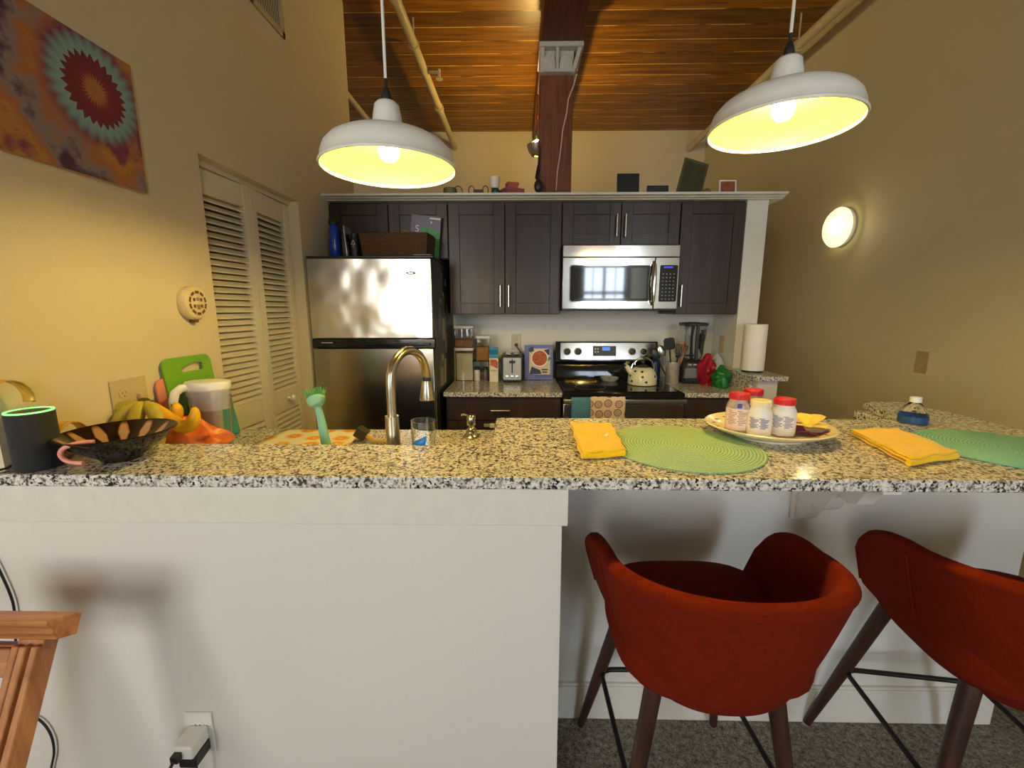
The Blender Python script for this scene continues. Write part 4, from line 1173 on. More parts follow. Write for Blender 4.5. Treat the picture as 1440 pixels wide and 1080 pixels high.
for dx in (-.035, 0, .035): mb.box(c.x + dx - .012, c.x + dx + .012, c.y - .079, c.y - .072, c.z + .128, c.z + .14)
mesh_obj('buttons', mb, plain('button_silver', (.5, .5, .5, 1), .3, .6), t)
PG = glass('clear_plastic', (.9, .93, .95, 1), .05)
zl = at(970, 454, Y=3.06).z - ZCN
mb = MB()
o_ = [sq(.05, .05, .17), sq(.06, .06, .19), sq(.078, .075, zl - .02)]; i_ = [sq(.075, .072, zl - .02), sq(.057, .057, .192), sq(.047, .047, .174)]
loft(mb, o_ + i_); mesh_obj('pitcher', mb, PG, t)
mb = MB(); loft(mb, [sq(.08, .078, zl - .02), sq(.082, .08, zl - .012), sq(.082, .08, zl), sq(.03, .03, zl + .006)]); mesh_obj('lid', mb, BLACKP, t, bevel=.002)
mb = MB(); mb.cyl(c + Vector((0, 0, .17)), c + Vector((0, 0, zl - .02)), .012); mb.box(c.x - .045, c.x + .045, c.y - .01, c.y + .01, c.z + .185, c.z + .195)
mb.box(c.x - .009, c.x + .009, c.y - .09, c.y - .07, c.z + .165, c.z + zl - .005); mesh_obj('blade_shaft', mb, BLACKP, t)
# bags on the right counter
def bag(name, cx, cy, z0, w, d, h, mat, lab, seed, knot=True, parent=None):
    mb = MB(); nu, nv = 28, 18
    def fn(u, v):
        a = 2 * PI * u; k = (1 - v) ** .35 * (1 - .15 * v) if v > .5 else (.85 + .15 * math.sin(v * PI))
        if v > .5: k = 1 - ((v - .5) / .5) ** 1.5 * .8
        q = noise.noise(Vector((math.cos(a) * 1.7 + seed, math.sin(a) * 1.7, v * 3.5))) * .5 + noise.noise(Vector((math.cos(a) * 5 + seed, math.sin(a) * 5, v * 7))) * .25
        k *= (1 + q)
        return (cx + w / 2 * k * math.cos(a), cy + d / 2 * k * math.sin(a), z0 + h * v)
    mb.grid(fn, nu, nv)
    # base
    n0 = len(mb.v) - (nu + 1) * (nv + 1); mb.f.append([n0 + i for i in range(nu)][::-1]); mb.mi.append(0)
    o = mesh_obj(name, mb, mat, parent, smooth=60)
    if parent is None: tag(o, lab, 'bag')
    return o
q = at(993, 536, Y=2.95)
bag('produce_bag', q.x, 2.95, ZCN + .001, .115, .12, .215, plain('red_bag', rgb(150, 20, 44), .3, var=.3, nscale=25), 'crimson plastic bag standing at the right of the blender', 3.0)
q = at(1014, 540, Y=2.84)
bag('produce_bag', q.x - .005, 2.84, ZCN + .001, .10, .10, .15, plain('green_bag', rgb(20, 110, 40), .25, var=.45, nscale=25), 'bright green plastic bag in front of the clear bag on the right counter', 8.0)
q = at(1016, 516, Y=3.08)
bag('produce_bag', q.x - .045, 3.08, ZCN + .001, .11, .11, .20, plain('clear_bag', rgb(190, 186, 182), .25, var=.12), 'pale clear plastic bag behind the green bag on the right counter', 12.0)

# paper towel
c = Vector((at(1055, 518, Y=2.80).x, 2.78, ZLOW)); hh = at(1055, 456, Y=2.78).z - ZLOW
t = thing('paper_towel_roll', 'white paper towel roll standing on the granite ledge', 'paper towel', c)
mb = MB(); mb.ring([(.02, .012), (.067, .012), (.068, .016), (.068, hh - .005), (.066, hh), (.02, hh)], c, 48); mesh_obj('roll', mb, plain('tissue', rgb(236, 232, 224), .9, var=.02, bmp=.3), t)
mb = MB(); mb.lathe([(.06, 0), (.06, .008), (.03, .0105), (.008, .0105), (.008, hh + .0), (.0, hh + .001)], c, 32); mesh_obj('holder', mb, BLACKM, t)

# ================================================================ counter left of range
CLR = glass('clear_container', (.95, .96, .97, 1), .03)
def rbox(mb, cx, cy, z0, z1, w, d, r=.012, wt=0):
    P = rrect(cx - w / 2, cx + w / 2, cy - d / 2, cy + d / 2, r, 4)
    if not wt: mb.prism(P, z1 - z0, (0, 0, z0), (1, 0, 0), (0, 1, 0)); return
    Q = rrect(cx - w / 2 + wt, cx + w / 2 - wt, cy - d / 2 + wt, cy + d / 2 - wt, r * .8, 4)
    n = len(P); vs = [(p[0], p[1], z0) for p in P] + [(p[0], p[1], z1) for p in P] + [(p[0], p[1], z1) for p in Q] + [(p[0], p[1], z0 + wt) for p in Q]
    fs = [tuple(reversed(range(n))), tuple(range(3 * n, 4 * n))]
    for i in range(3):
        for k in range(n): fs.append((i * n + k, i * n + (k + 1) % n, (i + 1) * n + (k + 1) % n, (i + 1) * n + k))
    mb.add(vs, fs)
LIDM = plain('lid_white', rgb(226, 216, 220), .35, var=.02)
def canister(px0, px1, pyt, z0, fill, fmat, lab, Y=3.13):
    a = at(px0, 500, Y=Y - .05); b = at(px1, 500, Y=Y - .05); cx = (a.x + b.x) / 2; w = b.x - a.x
    z1 = at(650, pyt, Y=Y - .05).z
    t = thing('food_canister', lab, 'container', (cx, Y, z0))
    mb = MB(); rbox(mb, cx, Y, z0 + .0005, z1 - .022, w * .96, w * .9, .012, .003); mesh_obj('jar', mb, CLR, t)
    mb = MB(); rbox(mb, cx, Y, z0 + .005, z0 + .005 + (z1 - z0 - .03) * fill, w * .96 - .008, w * .9 - .008, .01); mesh_obj('contents', mb, fmat, t)
    mb = MB(); rbox(mb, cx, Y, z1 - .0215, z1 - .001, w, w * .94, .014); mesh_obj('lid', mb, LIDM, t, bevel=.004)
    return z1
FLOUR = plain('flour', rgb(236, 222, 184), .9, var=.04); CER = plain('cereal', rgb(170, 110, 50), .9, var=.4, nscale=150, bmp=.8, bdist=.004)
GRN = plain('grains', rgb(176, 124, 60), .9, var=.25, nscale=200)
z1 = canister(640, 666, 489, ZCN, .93, FLOUR, 'large clear canister of flour at the bottom of the stack by the fridge')
canister(638.5, 666, 458, z1, .42, CER, 'clear canister of brown cereal stacked on the flour canister')
# rack with jars, second canister
q = at(677, 532, Y=3.13)
t = thing('spice_rack', 'small black wire rack beneath the narrow canister', 'rack', (q.x, 3.13, ZCN))
zr = at(677, 507, Y=3.1).z
mb = MB()
for dx in (-.062, .062):
    for dy in (-.05, .05): mb.cyl((q.x + dx, 3.13 + dy, ZCN), (q.x + dx, 3.13 + dy, zr), .004, n=8)
mb.box(q.x - .064, q.x + .064, 3.075, 3.185, zr - .006, zr - .0005); mesh_obj('frame', mb, BLACKM, t)
z2 = canister(668.5, 690, 472, zr, .62, GRN, 'narrow clear canister of grains standing on the black rack')
def shaker_(px, mat, lab):
    q = at(px, 530, Y=3.1); c = (q.x, 3.1, ZCN + .0003)
    t = thing('spice_jar', lab, 'jar', c)
    mb = MB(); mb.lathe([(.02, 0), (.021, .003), (.021, .07), (.017, .078)], c, 20); mesh_obj('jar', mb, mat, t)
    mb = MB(); mb.lathe([(.019, .0785), (.019, .096), (.015, .1)], c, 20); mesh_obj('lid', mb, BLACKP, t)
shaker_(671, plain('salt', rgb(220, 212, 200), .4), 'white salt jar under the black rack')
shaker_(683, plain('pepper', rgb(90, 84, 80), .4), 'dark pepper jar under the black rack, right of the salt')
# carton
a = at(688.5, 536, Y=3.03); b = at(699.5, 536, Y=3.03); zt3 = at(694, 489, Y=3.03).z
t = thing('drink_carton', 'tall cream drink carton with a blue top beside the toaster', 'carton', ((a.x + b.x) / 2, 3.06, ZCN))
CRM = plain('carton_cream', rgb(232, 218, 184), .4); BLU = plain('carton_blue', rgb(40, 130, 170), .35)
x0, x1, y0, y1 = a.x, b.x + .006, 3.03, 3.095
mb = MB(); mb.box(x0, x1, y0, y1, ZCN + .0003, zt3 - .05); mesh_obj('body', mb, CRM, t, bevel=.001)
mb = MB(); mb.prism([(y0, zt3 - .0498), (y1, zt3 - .0498), ((y0 + y1) / 2 + .003, zt3 - .02), ((y0 + y1) / 2 + .003, zt3), ((y0 + y1) / 2 - .003, zt3), ((y0 + y1) / 2 - .003, zt3 - .02)], x1 - x0, (x0, 0, 0), (0, 1, 0), (0, 0, 1)); mesh_obj('gable', mb, BLU, t)
mb = MB(); mb.box(x0 + .001, x1 - .001, y0 - .0008, y0 - .0001, zt3 - .075, zt3 - .051); mb.m = 1
mb.prism([(x0 + .004, zt3 - .125), (x0 + .02, zt3 - .13), (x1 - .004, zt3 - .15), (x1 - .003, zt3 - .10), (x1 - .012, zt3 - .085), (x0 + .006, zt3 - .082)], .0006, (0, y0 - .0002, 0))
mesh_obj('print', mb, [BLU, plain('carton_spice', rgb(190, 90, 50), .5, var=.5, nscale=90)], t, smooth=0)
text('lettering', 'TAZO', .019, BLACKP, facing(((x0 + x1) / 2, y0 - .0006, zt3 - .165)), t)
# toaster
a = at(705.5, 533, Y=3.0); b = at(735, 533, Y=3.0); zt3 = at(720, 502, Y=3.0).z
x0, x1 = a.x, b.x
t = thing('toaster', 'black and chrome two-slot toaster on the granite counter', 'toaster', ((x0 + x1) / 2, 3.12, ZCN))
mb = MB(); loftb = []
mb.prism(rrect(x0, x1, ZCN + .008, zt3 + .008, .018), -.25, (0, 3.0, 0)); mesh_obj('body', mb, BLACKP, t, bevel=.003)
mb = MB(); mb.prism(rrect(x0 + .012, x1 - .012, ZCN + .022, zt3 - .006, .005), .002, (0, 2.9998, 0)); fp = mesh_obj('front_plate', mb, plain('chrome_plate', (.75, .75, .75, 1), .25, .55, .02), t)
mb = MB(); xc = (x0 + x1) / 2; mb.box(xc - .004, xc + .004, 2.996, 2.9979, ZCN + .07, zt3 - .012); mb.box(xc - .02, xc + .02, 2.97, 2.9965, zt3 - .04, zt3 - .025); mesh_obj('lever', mb, BLACKP, fp, bevel=.001)
mb = MB()
for dx in (-.034, 0, .034): mb.lathe([(.012, 0), (.011, .01), (.005, .012)], (xc + dx, 2.998, ZCN + .045), 16, axis=(0, -1, 0))
mesh_obj('knobs', mb, CHROME, fp)
mb = MB()
for dx in (-.03, .03): mb.box(xc + dx - .018, xc + dx + .018, 3.03, 3.22, zt3 + .0081, zt3 + .016)
mesh_obj('slot_collars', mb, CHROME, t, bevel=.003)
mb = MB()
for dx in (x0 + .02, x1 - .02):
    for dy in (3.02, 3.22): mb.cyl((dx, dy, ZCN + .0002), (dx, dy, ZCN + .0085), .008, n=10)
mesh_obj('feet', mb, BLACKP, t)
# cookbook leaning against the wall
a = at(737.5, 531, Y=3.12); b = at(777.5, 531, Y=3.12); W_ = b.x - a.x; H_ = at(757, 485.5, Y=3.14).z - ZCN
t = thing('cookbook', 'blue-bordered cookbook with a bowl of food on the cover, propped beside the range', 'book', (a.x + W_ / 2, 3.14, ZCN))
Mc = Matrix.Translation((a.x, 3.12, ZCN + .003)) @ Matrix.Rotation(-.14, 4, 'X')
mb = MB(); mb.xf = Mc; mb.box(0, W_, 0, .02, 0, H_); mesh_obj('cover', mb, plain('book_blue', rgb(92, 104, 176), .4), t, bevel=.001)
mb = MB(); mb.xf = Mc; mb.box(W_ * .17, W_ * .9, -.0006, -.0001, H_ * .15, H_ * .9); mesh_obj('photo', mb, plain('cover_photo', rgb(205, 190, 160), .4, var=.1), t)
mb = MB(); mb.xf = Mc
for P in ([(.12, .88), (.30, .97), (.33, .83), (.2, .78)], [(.17, .15), (.25, .38), (.55, .28), (.6, .17)], [(.62, .83), (.88, .9), (.88, .70), (.78, .74)]):
    mb.prism([(p[0] * W_, p[1] * H_) for p in P], .0003, (0, -.0007, 0))
mesh_obj('cover_cloth', mb, plain('navy_cloth', rgb(50, 50, 96), .6), t, smooth=0)
mb = MB(); mb.xf = Mc; mb.lathe([(W_ * .30, 0), (W_ * .30, .0006), (W_ * .28, .0008)], (W_ * .53, -.0012, H_ * .62), 28, axis=(0, -1, 0)); bw = mesh_obj('bowl_rim', mb, WHITEP, t)
mb = MB(); mb.xf = Mc; mb.lathe([(W_ * .265, 0), (W_ * .265, .0004)], (W_ * .53, -.0022, H_ * .62), 28, axis=(0, -1, 0)); mesh_obj('bowl_food', mb, plain('stew', rgb(176, 84, 44), .6, var=.6, nscale=110), bw)
mb = MB(); mb.xf = Mc; mb.prism([(W_ * .8, H_ * .53), (W_ * .9, H_ * .58), (W_ * .93, H_ * .66), (W_ * .84, H_ * .65)], .0006, (0, -.0028, 0)); mesh_obj('herb', mb, plain('herb', rgb(60, 140, 80), .6), bw)
mb = MB(); mb.xf = Mc; mb.box(W_ * .6, W_ * .82, -.0016, -.001, H_ * .27, H_ * .31); mb.box(W_ * .62, W_ * .8, -.0016, -.001, H_ * .20, H_ * .24); mesh_obj('cover_lines', mb, plain('navy_ink', rgb(40, 40, 80), .6), t)
text('title', 'THE KITCHEN', .021, plain('title_ink', rgb(46, 46, 92), .6), Mc @ Matrix.Translation((W_ * .68, -.0012, H_ * .10)) @ Matrix.Rotation(R(90), 4, 'X'), t)

# ================================================================ things on the crown ledge
ZL = ZLEDGE
def led(px, Y=2.95): return at(px, 268, Y=Y).x
def decor(name, px, Y, lab, cat, fn):
    t = thing(name, lab, cat, (led(px, Y), Y, ZL))
    fn(t, led(px, Y), Y); return t
def bowlish(t, x, y):
    mb = MB(); mb.ring([(.0, 0), (.035, 0), (.045, .02), (.042, .045), (.038, .045), (.04, .02), (.03, .006), (.0, .006)], (x, y, ZL), 24); mesh_obj('bowl', mb, plain('olive', rgb(96, 100, 56), .5), t)
    mb = MB(); mb.tube([(x + .05 + .028 * math.cos(a), y, ZL + .03 + .03 * math.sin(a)) for a in [2 * PI * k / 18 for k in range(18)]], .004, 6, closed=True); mesh_obj('handle_ring', mb, plain('bronze', rgb(130, 110, 80), .4, .6), t)
decor('handled_cup', 633, 2.93, 'small olive cup with a looped wire on the crown ledge by the left lamp', 'cup', bowlish)
def ornament(t, x, y):
    mb = MB(); mb.box(x - .03, x + .03, y - .02, y + .02, ZL + .001, ZL + .035); mesh_obj('box', mb, plain('maroon', rgb(70, 30, 26), .5, var=.4, nscale=80), t, bevel=.003)
    mb = MB()
    for s in (-1, 1): mb.tube([(x + s * .045 + .018 * math.cos(a), y - .01, ZL + .032 + .026 * math.sin(a)) for a in [2 * PI * k / 16 for k in range(16)]], .004, 6, closed=True)
    mesh_obj('side_rings', mb, plain('bronze2', rgb(120, 100, 76), .4, .6), t)
decor('ornament', 673, 2.93, 'small dark red ornament with wire rings on the crown ledge', 'ornament', ornament)
def wc(t, x, y):
    mb = MB(); mb.ring([(.0, .045), (.024, .045), (.03, .06), (.036, .112), (.033, .112), (.026, .062), (.0, .05)], (x, y, ZL), 24); mesh_obj('cup', mb, plain('cup_white', rgb(222, 214, 200), .4), t)
    mb = MB(); mb.lathe([(.02, 0.0005), (.028, .015), (.028, .03), (.02, .0445)], (x + .006, y, ZL), 20); mesh_obj('base', mb, plain('teal_base', rgb(20, 76, 60), .4), t)
decor('goblet', 695.5, 2.93, 'white cup on a dark green base on the crown ledge', 'cup', wc)
def lidbox(cx, cy, z0, w, d, h, col, name, lab, rot):
    t = thing(name, lab, 'box', (cx, cy, z0)); Mr = Matrix.Translation((cx, cy, z0)) @ Matrix.Rotation(rot, 4, 'Z')
    m = plain(name + '_card', col, .6, var=.1)
    mb = MB(); mb.xf = Mr; mb.box(-w / 2 + .004, w / 2 - .004, -d / 2 + .004, d / 2 - .004, .0005, h * .7); mesh_obj('body', mb, m, t)
    mb = MB(); mb.xf = Mr; mb.box(-w / 2, w / 2, -d / 2, d / 2, h * .55, h); mesh_obj('lid', mb, m, t, bevel=.002)
lidbox(led(720), 2.98, ZL, .13, .10, .052, rgb(150, 78, 84), 'gift_box', 'rose pink lidded gift box on the crown ledge', .5)
lidbox(led(720), 2.98, ZL + .0525, .075, .06, .038, rgb(176, 92, 56), 'gift_box', 'small terracotta lidded gift box stacked on the pink one', .35)
def frame(px0, px1, pyt, Y, lab, col, tilt=0, rot=0, border=None, name='picture_frame', cat='frame'):
    x0 = at(px0, 268, Y=Y).x; x1 = at(px1, 268, Y=Y).x; h = at((px0 + px1) / 2, pyt, Y=Y).z - ZL
    t = thing(name, lab, cat, ((x0 + x1) / 2, Y, ZL)); w = x1 - x0
    Mf = Matrix.Translation(((x0 + x1) / 2, Y, ZL + .001)) @ Matrix.Rotation(rot, 4, 'Z') @ Matrix.Rotation(tilt, 4, 'X')
    mb = MB(); mb.xf = Mf; b_ = .008
    for q_ in ((-w / 2, w / 2, 0, b_), (-w / 2, w / 2, h - b_, h), (-w / 2, -w / 2 + b_, b_, h - b_), (w / 2 - b_, w / 2, b_, h - b_)): mb.box(q_[0], q_[1], 0, .012, q_[2], q_[3])
    mesh_obj('frame', mb, border or col, t, bevel=.001)
    mb = MB(); mb.xf = Mf; mb.box(-w / 2 + b_, w / 2 - b_, .004, .010, b_, h - b_); mesh_obj('picture', mb, col, t)
    return t
DKG = plain('dark_picture', rgb(26, 26, 22), .5); 
frame(868, 899, 243, 2.97, 'square black frame on the crown ledge right of the timber post', DKG, -.1)
frame(910, 940, 261, 2.97, 'low black box frame on the crown ledge right of the square one', DKG)
# leaning tilted frame
GRNF = plain('green_grey_picture', rgb(70, 74, 50), .4, var=.2, nscale=12)
P0 = at(949, 267, Y=3.05); P1 = at(986, 266, Y=3.05); P2 = at(997, 231, Y=3.12); P3 = at(964, 221, Y=3.12)
t = thing('picture_frame', 'large green-grey frame leaning back at a slant on the crown ledge', 'frame', (P0.x + .08, 3.05, ZL))
n_ = (P1 - P0).cross(P3 - P0).normalized() * .012
P0 = Vector((P0.x, 3.05, ZL + .001)); P1 = Vector((P1.x, 3.05, ZL + .001))
mb = MB(); mb.add([P0, P1, P2, P3, P0 + Vector((0, .014, 0)), P1 + Vector((0, .014, 0)), P2 + Vector((0, .014, 0)), P3 + Vector((0, .014, 0))], [(3, 2, 1, 0), (4, 5, 6, 7), (0, 1, 5, 4), (1, 2, 6, 5), (2, 3, 7, 6), (3, 0, 4, 7)]); mesh_obj('frame', mb, plain('olive_frame', rgb(96, 90, 60), .5), t)
cc = (P0 + P1 + P2 + P3) / 4
mb = MB(); k_ = .86; off = Vector((0, -.003, 0)); A = [cc + (p - cc) * k_ + off for p in (P0, P1, P2, P3)]; mb.add(A + [a_ + Vector((0, .002, 0)) for a_ in A], [(3, 2, 1, 0), (4, 5, 6, 7), (0, 1, 5, 4), (1, 2, 6, 5), (2, 3, 7, 6), (3, 0, 4, 7)]); mesh_obj('picture', mb, GRNF, t)
mb = MB(); q = led(997, 3.12); mb.lathe([(.03, .0005), (.036, .02), (.034, .06), (.026, .085), (.001, .10)], (q, 3.16, ZL), 20)
tag(mesh_obj('ceramic_vase', mb, plain('grey_ceramic', rgb(150, 140, 110), .5)), 'small pale rounded vase behind the slanting frame on the crown ledge', 'vase')
frame(1012, 1036, 252, 2.95, 'small white-edged photo with reddish picture near the right end of the crown ledge', plain('red_photo', rgb(150, 84, 54), .5, var=.4, nscale=20), -.15, 0, WHITEP, 'photo', 'photo')
def smooth_path(P, k=5):
    P = [Vector(q) for q in P]; out = []
    for i in range(len(P) - 1):
        a, b, c, d = P[max(i - 1, 0)], P[i], P[i + 1], P[min(i + 2, len(P) - 1)]
        for j in range(k):
            t = j / k
            out.append(.5 * ((2 * b) + (c - a) * t + (2 * a - 5 * b + 4 * c - d) * t * t + (3 * b - a - 3 * c + d) * t ** 3))
    out.append(P[-1]); return out
# ================================================================ FAUCET & SINK THINGS
fb = Vector((at(553, 620, Y=1.25).x, 1.25, ZCN))
t = thing('faucet', 'tall brushed nickel gooseneck pull-down faucet behind the bar ledge', 'faucet', fb)
mb = MB(); mb.lathe([(.032, 0), (.032, .004), (.027, .01), (.0235, .03), (.0215, .11), (.0205, .20)], fb, 28); mesh_obj('base_column', mb, NICKEL, t)
e1 = at(601, 530, Y=1.42)
zt4 = at(576, 493, Y=1.33).z
pts = [fb + Vector((0, 0, .19)), fb + Vector((0, 0, .24))]
hv = Vector((e1.x - fb.x, e1.y - fb.y, 0)); Lh = hv.length; hv.normalize()
rad = Lh / 2 * .96; zc = zt4 - rad
pts += [fb + Vector((0, 0, zc - fb.z - .02))]
for k in range(0, 13):
    a = PI - PI * k / 12 * .97
    pts.append(Vector((fb.x, fb.y, zc)) + hv * (rad + rad * math.cos(a)) + Vector((0, 0, rad * math.sin(a))))
last = pts[-1]
pts.append(Vector((last.x + hv.x * .004, last.y + hv.y * .004, e1.z + .0)))
mb = MB(); mb.tube(pts, [.0135] * len(pts), 16); mesh_obj('spout', mb, NICKEL, t, smooth=60)
e = pts[-1]; zb_ = at(605, 561, Y=1.43).z
mb = MB(); mb.lathe([(.0145, 0), (.0145, -.012)], e, 20); mesh_obj('spray_collar', mb, BLACKP, t)
mb = MB(); mb.lathe([(.016, -.012), (.018, -.02), (.027, zb_ - e.z + .005), (.026, zb_ - e.z), (.018, zb_ - e.z - .002), (.001, zb_ - e.z - .002)], e, 24, ); mesh_obj('spray_head', mb, NICKEL, t)
mb = MB(); mb.tube([fb + Vector((.02, 0, .06)), fb + Vector((.045, -.0, .065)), fb + Vector((.06, 0, .10))], [.008, .007, .006], 10); mesh_obj('lever', mb, NICKEL, t)
# soap dispenser
c = Vector((at(663, 615, Y=1.69).x, 1.69, ZCN))
t = thing('soap_dispenser', 'small brushed nickel soap pump set in the counter right of the sink', 'soap dispenser', c)
mb = MB(); mb.lathe([(.033, 0), (.033, .006), (.024, .014), (.02, .03), (.02, .036), (.012, .042), (.009, .052)], c, 24); mesh_obj('base', mb, NICKEL, t)
mb = MB(); mb.lathe([(.018, .052), (.019, .06), (.019, .088), (.014, .094), (.001, .095)], c, 24); mb.tube([c + Vector((0, 0, .086)), c + Vector((-.03, .015, .092)), c + Vector((-.042, .02, .088))], .005, 8); mesh_obj('pump_head', mb, NICKEL, t)
# glass tumbler
c = Vector((at(596, 620, Y=1.222).x, 1.222, ZCN + .0003)); h = at(596, 590, Y=1.23).z - ZCN
t = thing('drinking_glass', 'clear drinking glass beside the faucet', 'glass', c)
mb = MB(); mb.ring([(.0, 0), (.024, 0), (.0265, .004), (.036, h - .03), (.036, h), (.0335, h), (.0335, h - .03), (.024, .012), (.0, .012)], c, 32); mesh_obj('glass_body', mb, glass('tumbler_glass', (.98, .99, 1, 1), .01), t)
mb = MB(); mb.xf = Matrix.Translation(c) @ Matrix.Rotation(R(200), 4, 'Z')
mb.grid(lambda u, v: ((.0325 + .004 * v) * math.cos(u * 1.2 + v * .5), (.0325 + .004 * v) * math.sin(u * 1.2 + v * .5), .04 + (h * .5) * v + .02 * u), 8, 5)
mesh_obj('blue_print', mb, plain('print_blue', rgb(30, 130, 210), .4), t, solid=.0006)
# dish brush
MINT = plain('mint_plastic', rgb(138, 192, 156), .4, var=.03)
hp = at(447, 565, Y=1.30); bp = Vector((hp.x + .022, 1.30, ZCN + .0))
c = Vector((bp.x, 1.30, ZCN))
t = thing('dish_brush', 'mint green dish brush standing upright behind the bar ledge', 'brush', c)
top = Vector((hp.x - .003, 1.30, hp.z)); 
mb = MB(); mb.tube([Vector((bp.x, 1.30, ZCN)), Vector((bp.x - .003, 1.30, ZCN + .06)), Vector((top.x + .009, 1.30, top.z - .06)), Vector((top.x + .002, 1.30, top.z - .015))], [.018, .017, .013, .011], 14, flat=.7); mesh_obj('handle', mb, MINT, t)
mb = MB(); mb.lathe([(.001, -.022), (.016, -.02), (.026, -.008), (.028, .004), (.024, .008), (.001, .009)], top + Vector((-.002, 0, .006)), 24, axis=(-.35, .5, .8)); mesh_obj('head', mb, MINT, t)
mb = MB(); ax = Vector((-.35, .5, .8)).normalized()
qq = Vector((0, 0, 1)).rotation_difference(ax).to_matrix()
for k in range(64):
    r_ = .024 * math.sqrt((k + .5) / 64); a = k * 2.4
    p = top + Vector((-.002, 0, .006)) + qq @ Vector((r_ * math.cos(a), r_ * math.sin(a), .007)); d = (qq @ Vector((r_ * math.cos(a) * 16, r_ * math.sin(a) * 16, 1))).normalized()
    mb.cyl(p, p + d * .026, .0016, .0012, 5)
o = mesh_obj('bristles', mb, plain('bristle_green', rgb(70, 140, 90), .5), t)
# lemon mat
def m_citrus():
    m, nt, b = new_mat('citrus_mat'); v = coords(nt)
    vo = N(nt, 'ShaderNodeTexVoronoi', voronoi_dimensions='2D'); vo.inputs['Scale'].default_value = 10.5; vo.inputs['Randomness'].default_value = .35; nt.links.new(v, vo.inputs['Vector'])
    n = noise_tex(nt, v, 120, 2)
    ad = N(nt, 'ShaderNodeMath', operation='MULTIPLY_ADD'); nt.links.new(n, ad.inputs[0]); ad.inputs[1].default_value = .10; nt.links.new(vo.outputs['Distance'], ad.inputs[2])
    nt.links.new(ramp(nt, ad.outputs[0], [(0, rgb(232, 150, 20)), (.10, rgb(250, 226, 150)), (.14, rgb(238, 160, 30)), (.32, rgb(240, 170, 40)), (.34, rgb(252, 236, 180)), (.37, rgb(228, 140, 20)), (.40, rgb(240, 232, 206))]), b.inputs['Base Color'])
    b.inputs['Roughness'].default_value = .8
    return m
xa = at(398, 606, Z=ZCN + .004).x; xb2 = at(507, 606, Z=ZCN + .004).x
mb = MB()
def fn(u, v): return (xa - .01 + (xb2 - xa + .04) * u + .01 * math.sin(v * 3), 1.20 + .575 * v, ZCN + .004 + .0015 * math.sin(u * 11) * math.sin(v * 9))
mb.grid(lambda u, v: (xa - .005 + .36 * u + .0 * v, 1.33 + .445 * v, ZCN + .003 + .0008 * math.sin(u * 11) * math.sin(v * 9)), 12, 14)
tag(mesh_obj('drying_mat', mb, m_citrus(), solid=.004, smooth=80), 'white drying mat printed with orange slices left of the sink', 'mat')
# scrub brush by the faucet
q = at(508, 616, Y=1.60)
t = thing('scrub_brush', 'small dark scrub brush with a yellowish handle left of the faucet', 'brush', (q.x, 1.62, ZCN))
mb = MB(); mb.xf = Matrix.Translation((q.x - .005, 1.62, ZCN + .036)) @ Matrix.Rotation(.6, 4, 'Y'); mb.box(-.022, .022, -.02, .02, -.022, .022); mesh_obj('head', mb, plain('dark_bristle', rgb(50, 44, 30), .9, bmp=.6), t, bevel=.005)
mb = MB(); mb.tube([(q.x + .015, 1.615, ZCN + .028), (q.x + .06, 1.59, ZCN + .012), (q.x + .12, 1.592, ZCN + .012)], [.009, .007, .007], 8); mesh_obj('handle', mb, plain('yellow_clear', rgb(196, 160, 60), .3), t)

# pitcher
c = Vector((-1.118, at(298, 590, X=-1.118).y, ZCN + .0004)); 
zpt = at(300, 536, Y=c.y).z - ZCN
t = thing('water_pitcher', 'clear filter pitcher with a white lid and handle against the left wall', 'pitcher', c)
H = zpt
def ov(k, z, kx=.074, ky=.055): return [(c.x + kx * k * math.cos(2 * PI * i / 36), c.y + ky * k * math.sin(2 * PI * i / 36) * 1.0, c.z + z) for i in range(36)]
mb = MB(); loft(mb, [ov(.80, 0), ov(.84, .006), ov(.98, H - .09), ov(1.0, H - .03), ov(.975, H - .03), ov(.955, H - .09), ov(.81, .012), ov(.6, .009)]); mesh_obj('jug', mb, CLR, t, smooth=60)
mb = MB(); loft(mb, [ov(.93, H - .10), ov(.985, H - .028), ov(1.03, H - .026), ov(1.04, H - .006), ov(.98, H), ov(.3, H + .003)]); mesh_obj('lid', mb, WHITEP, t, smooth=50)
mb = MB(); loft(mb, [ov(.42, .07), ov(.48, .075), ov(.52, H - .101), ov(.5, H - .1)]); mesh_obj('filter', mb, plain('filter_white', rgb(220, 206, 190), .4), t, smooth=50)
mb = MB(); mb.tube([c + Vector((-.04, -.035, H - .018)), c + Vector((-.052, -.058, H - .016)), c + Vector((-.062, -.074, H - .03)), c + Vector((-.066, -.082, H - .06)), c + Vector((-.066, -.083, H - .11)), c + Vector((-.060, -.078, H - .15))], [.011, .012, .012, .012, .010, .007], 12, flat=1.2); mesh_obj('handle', mb, WHITEP, t)

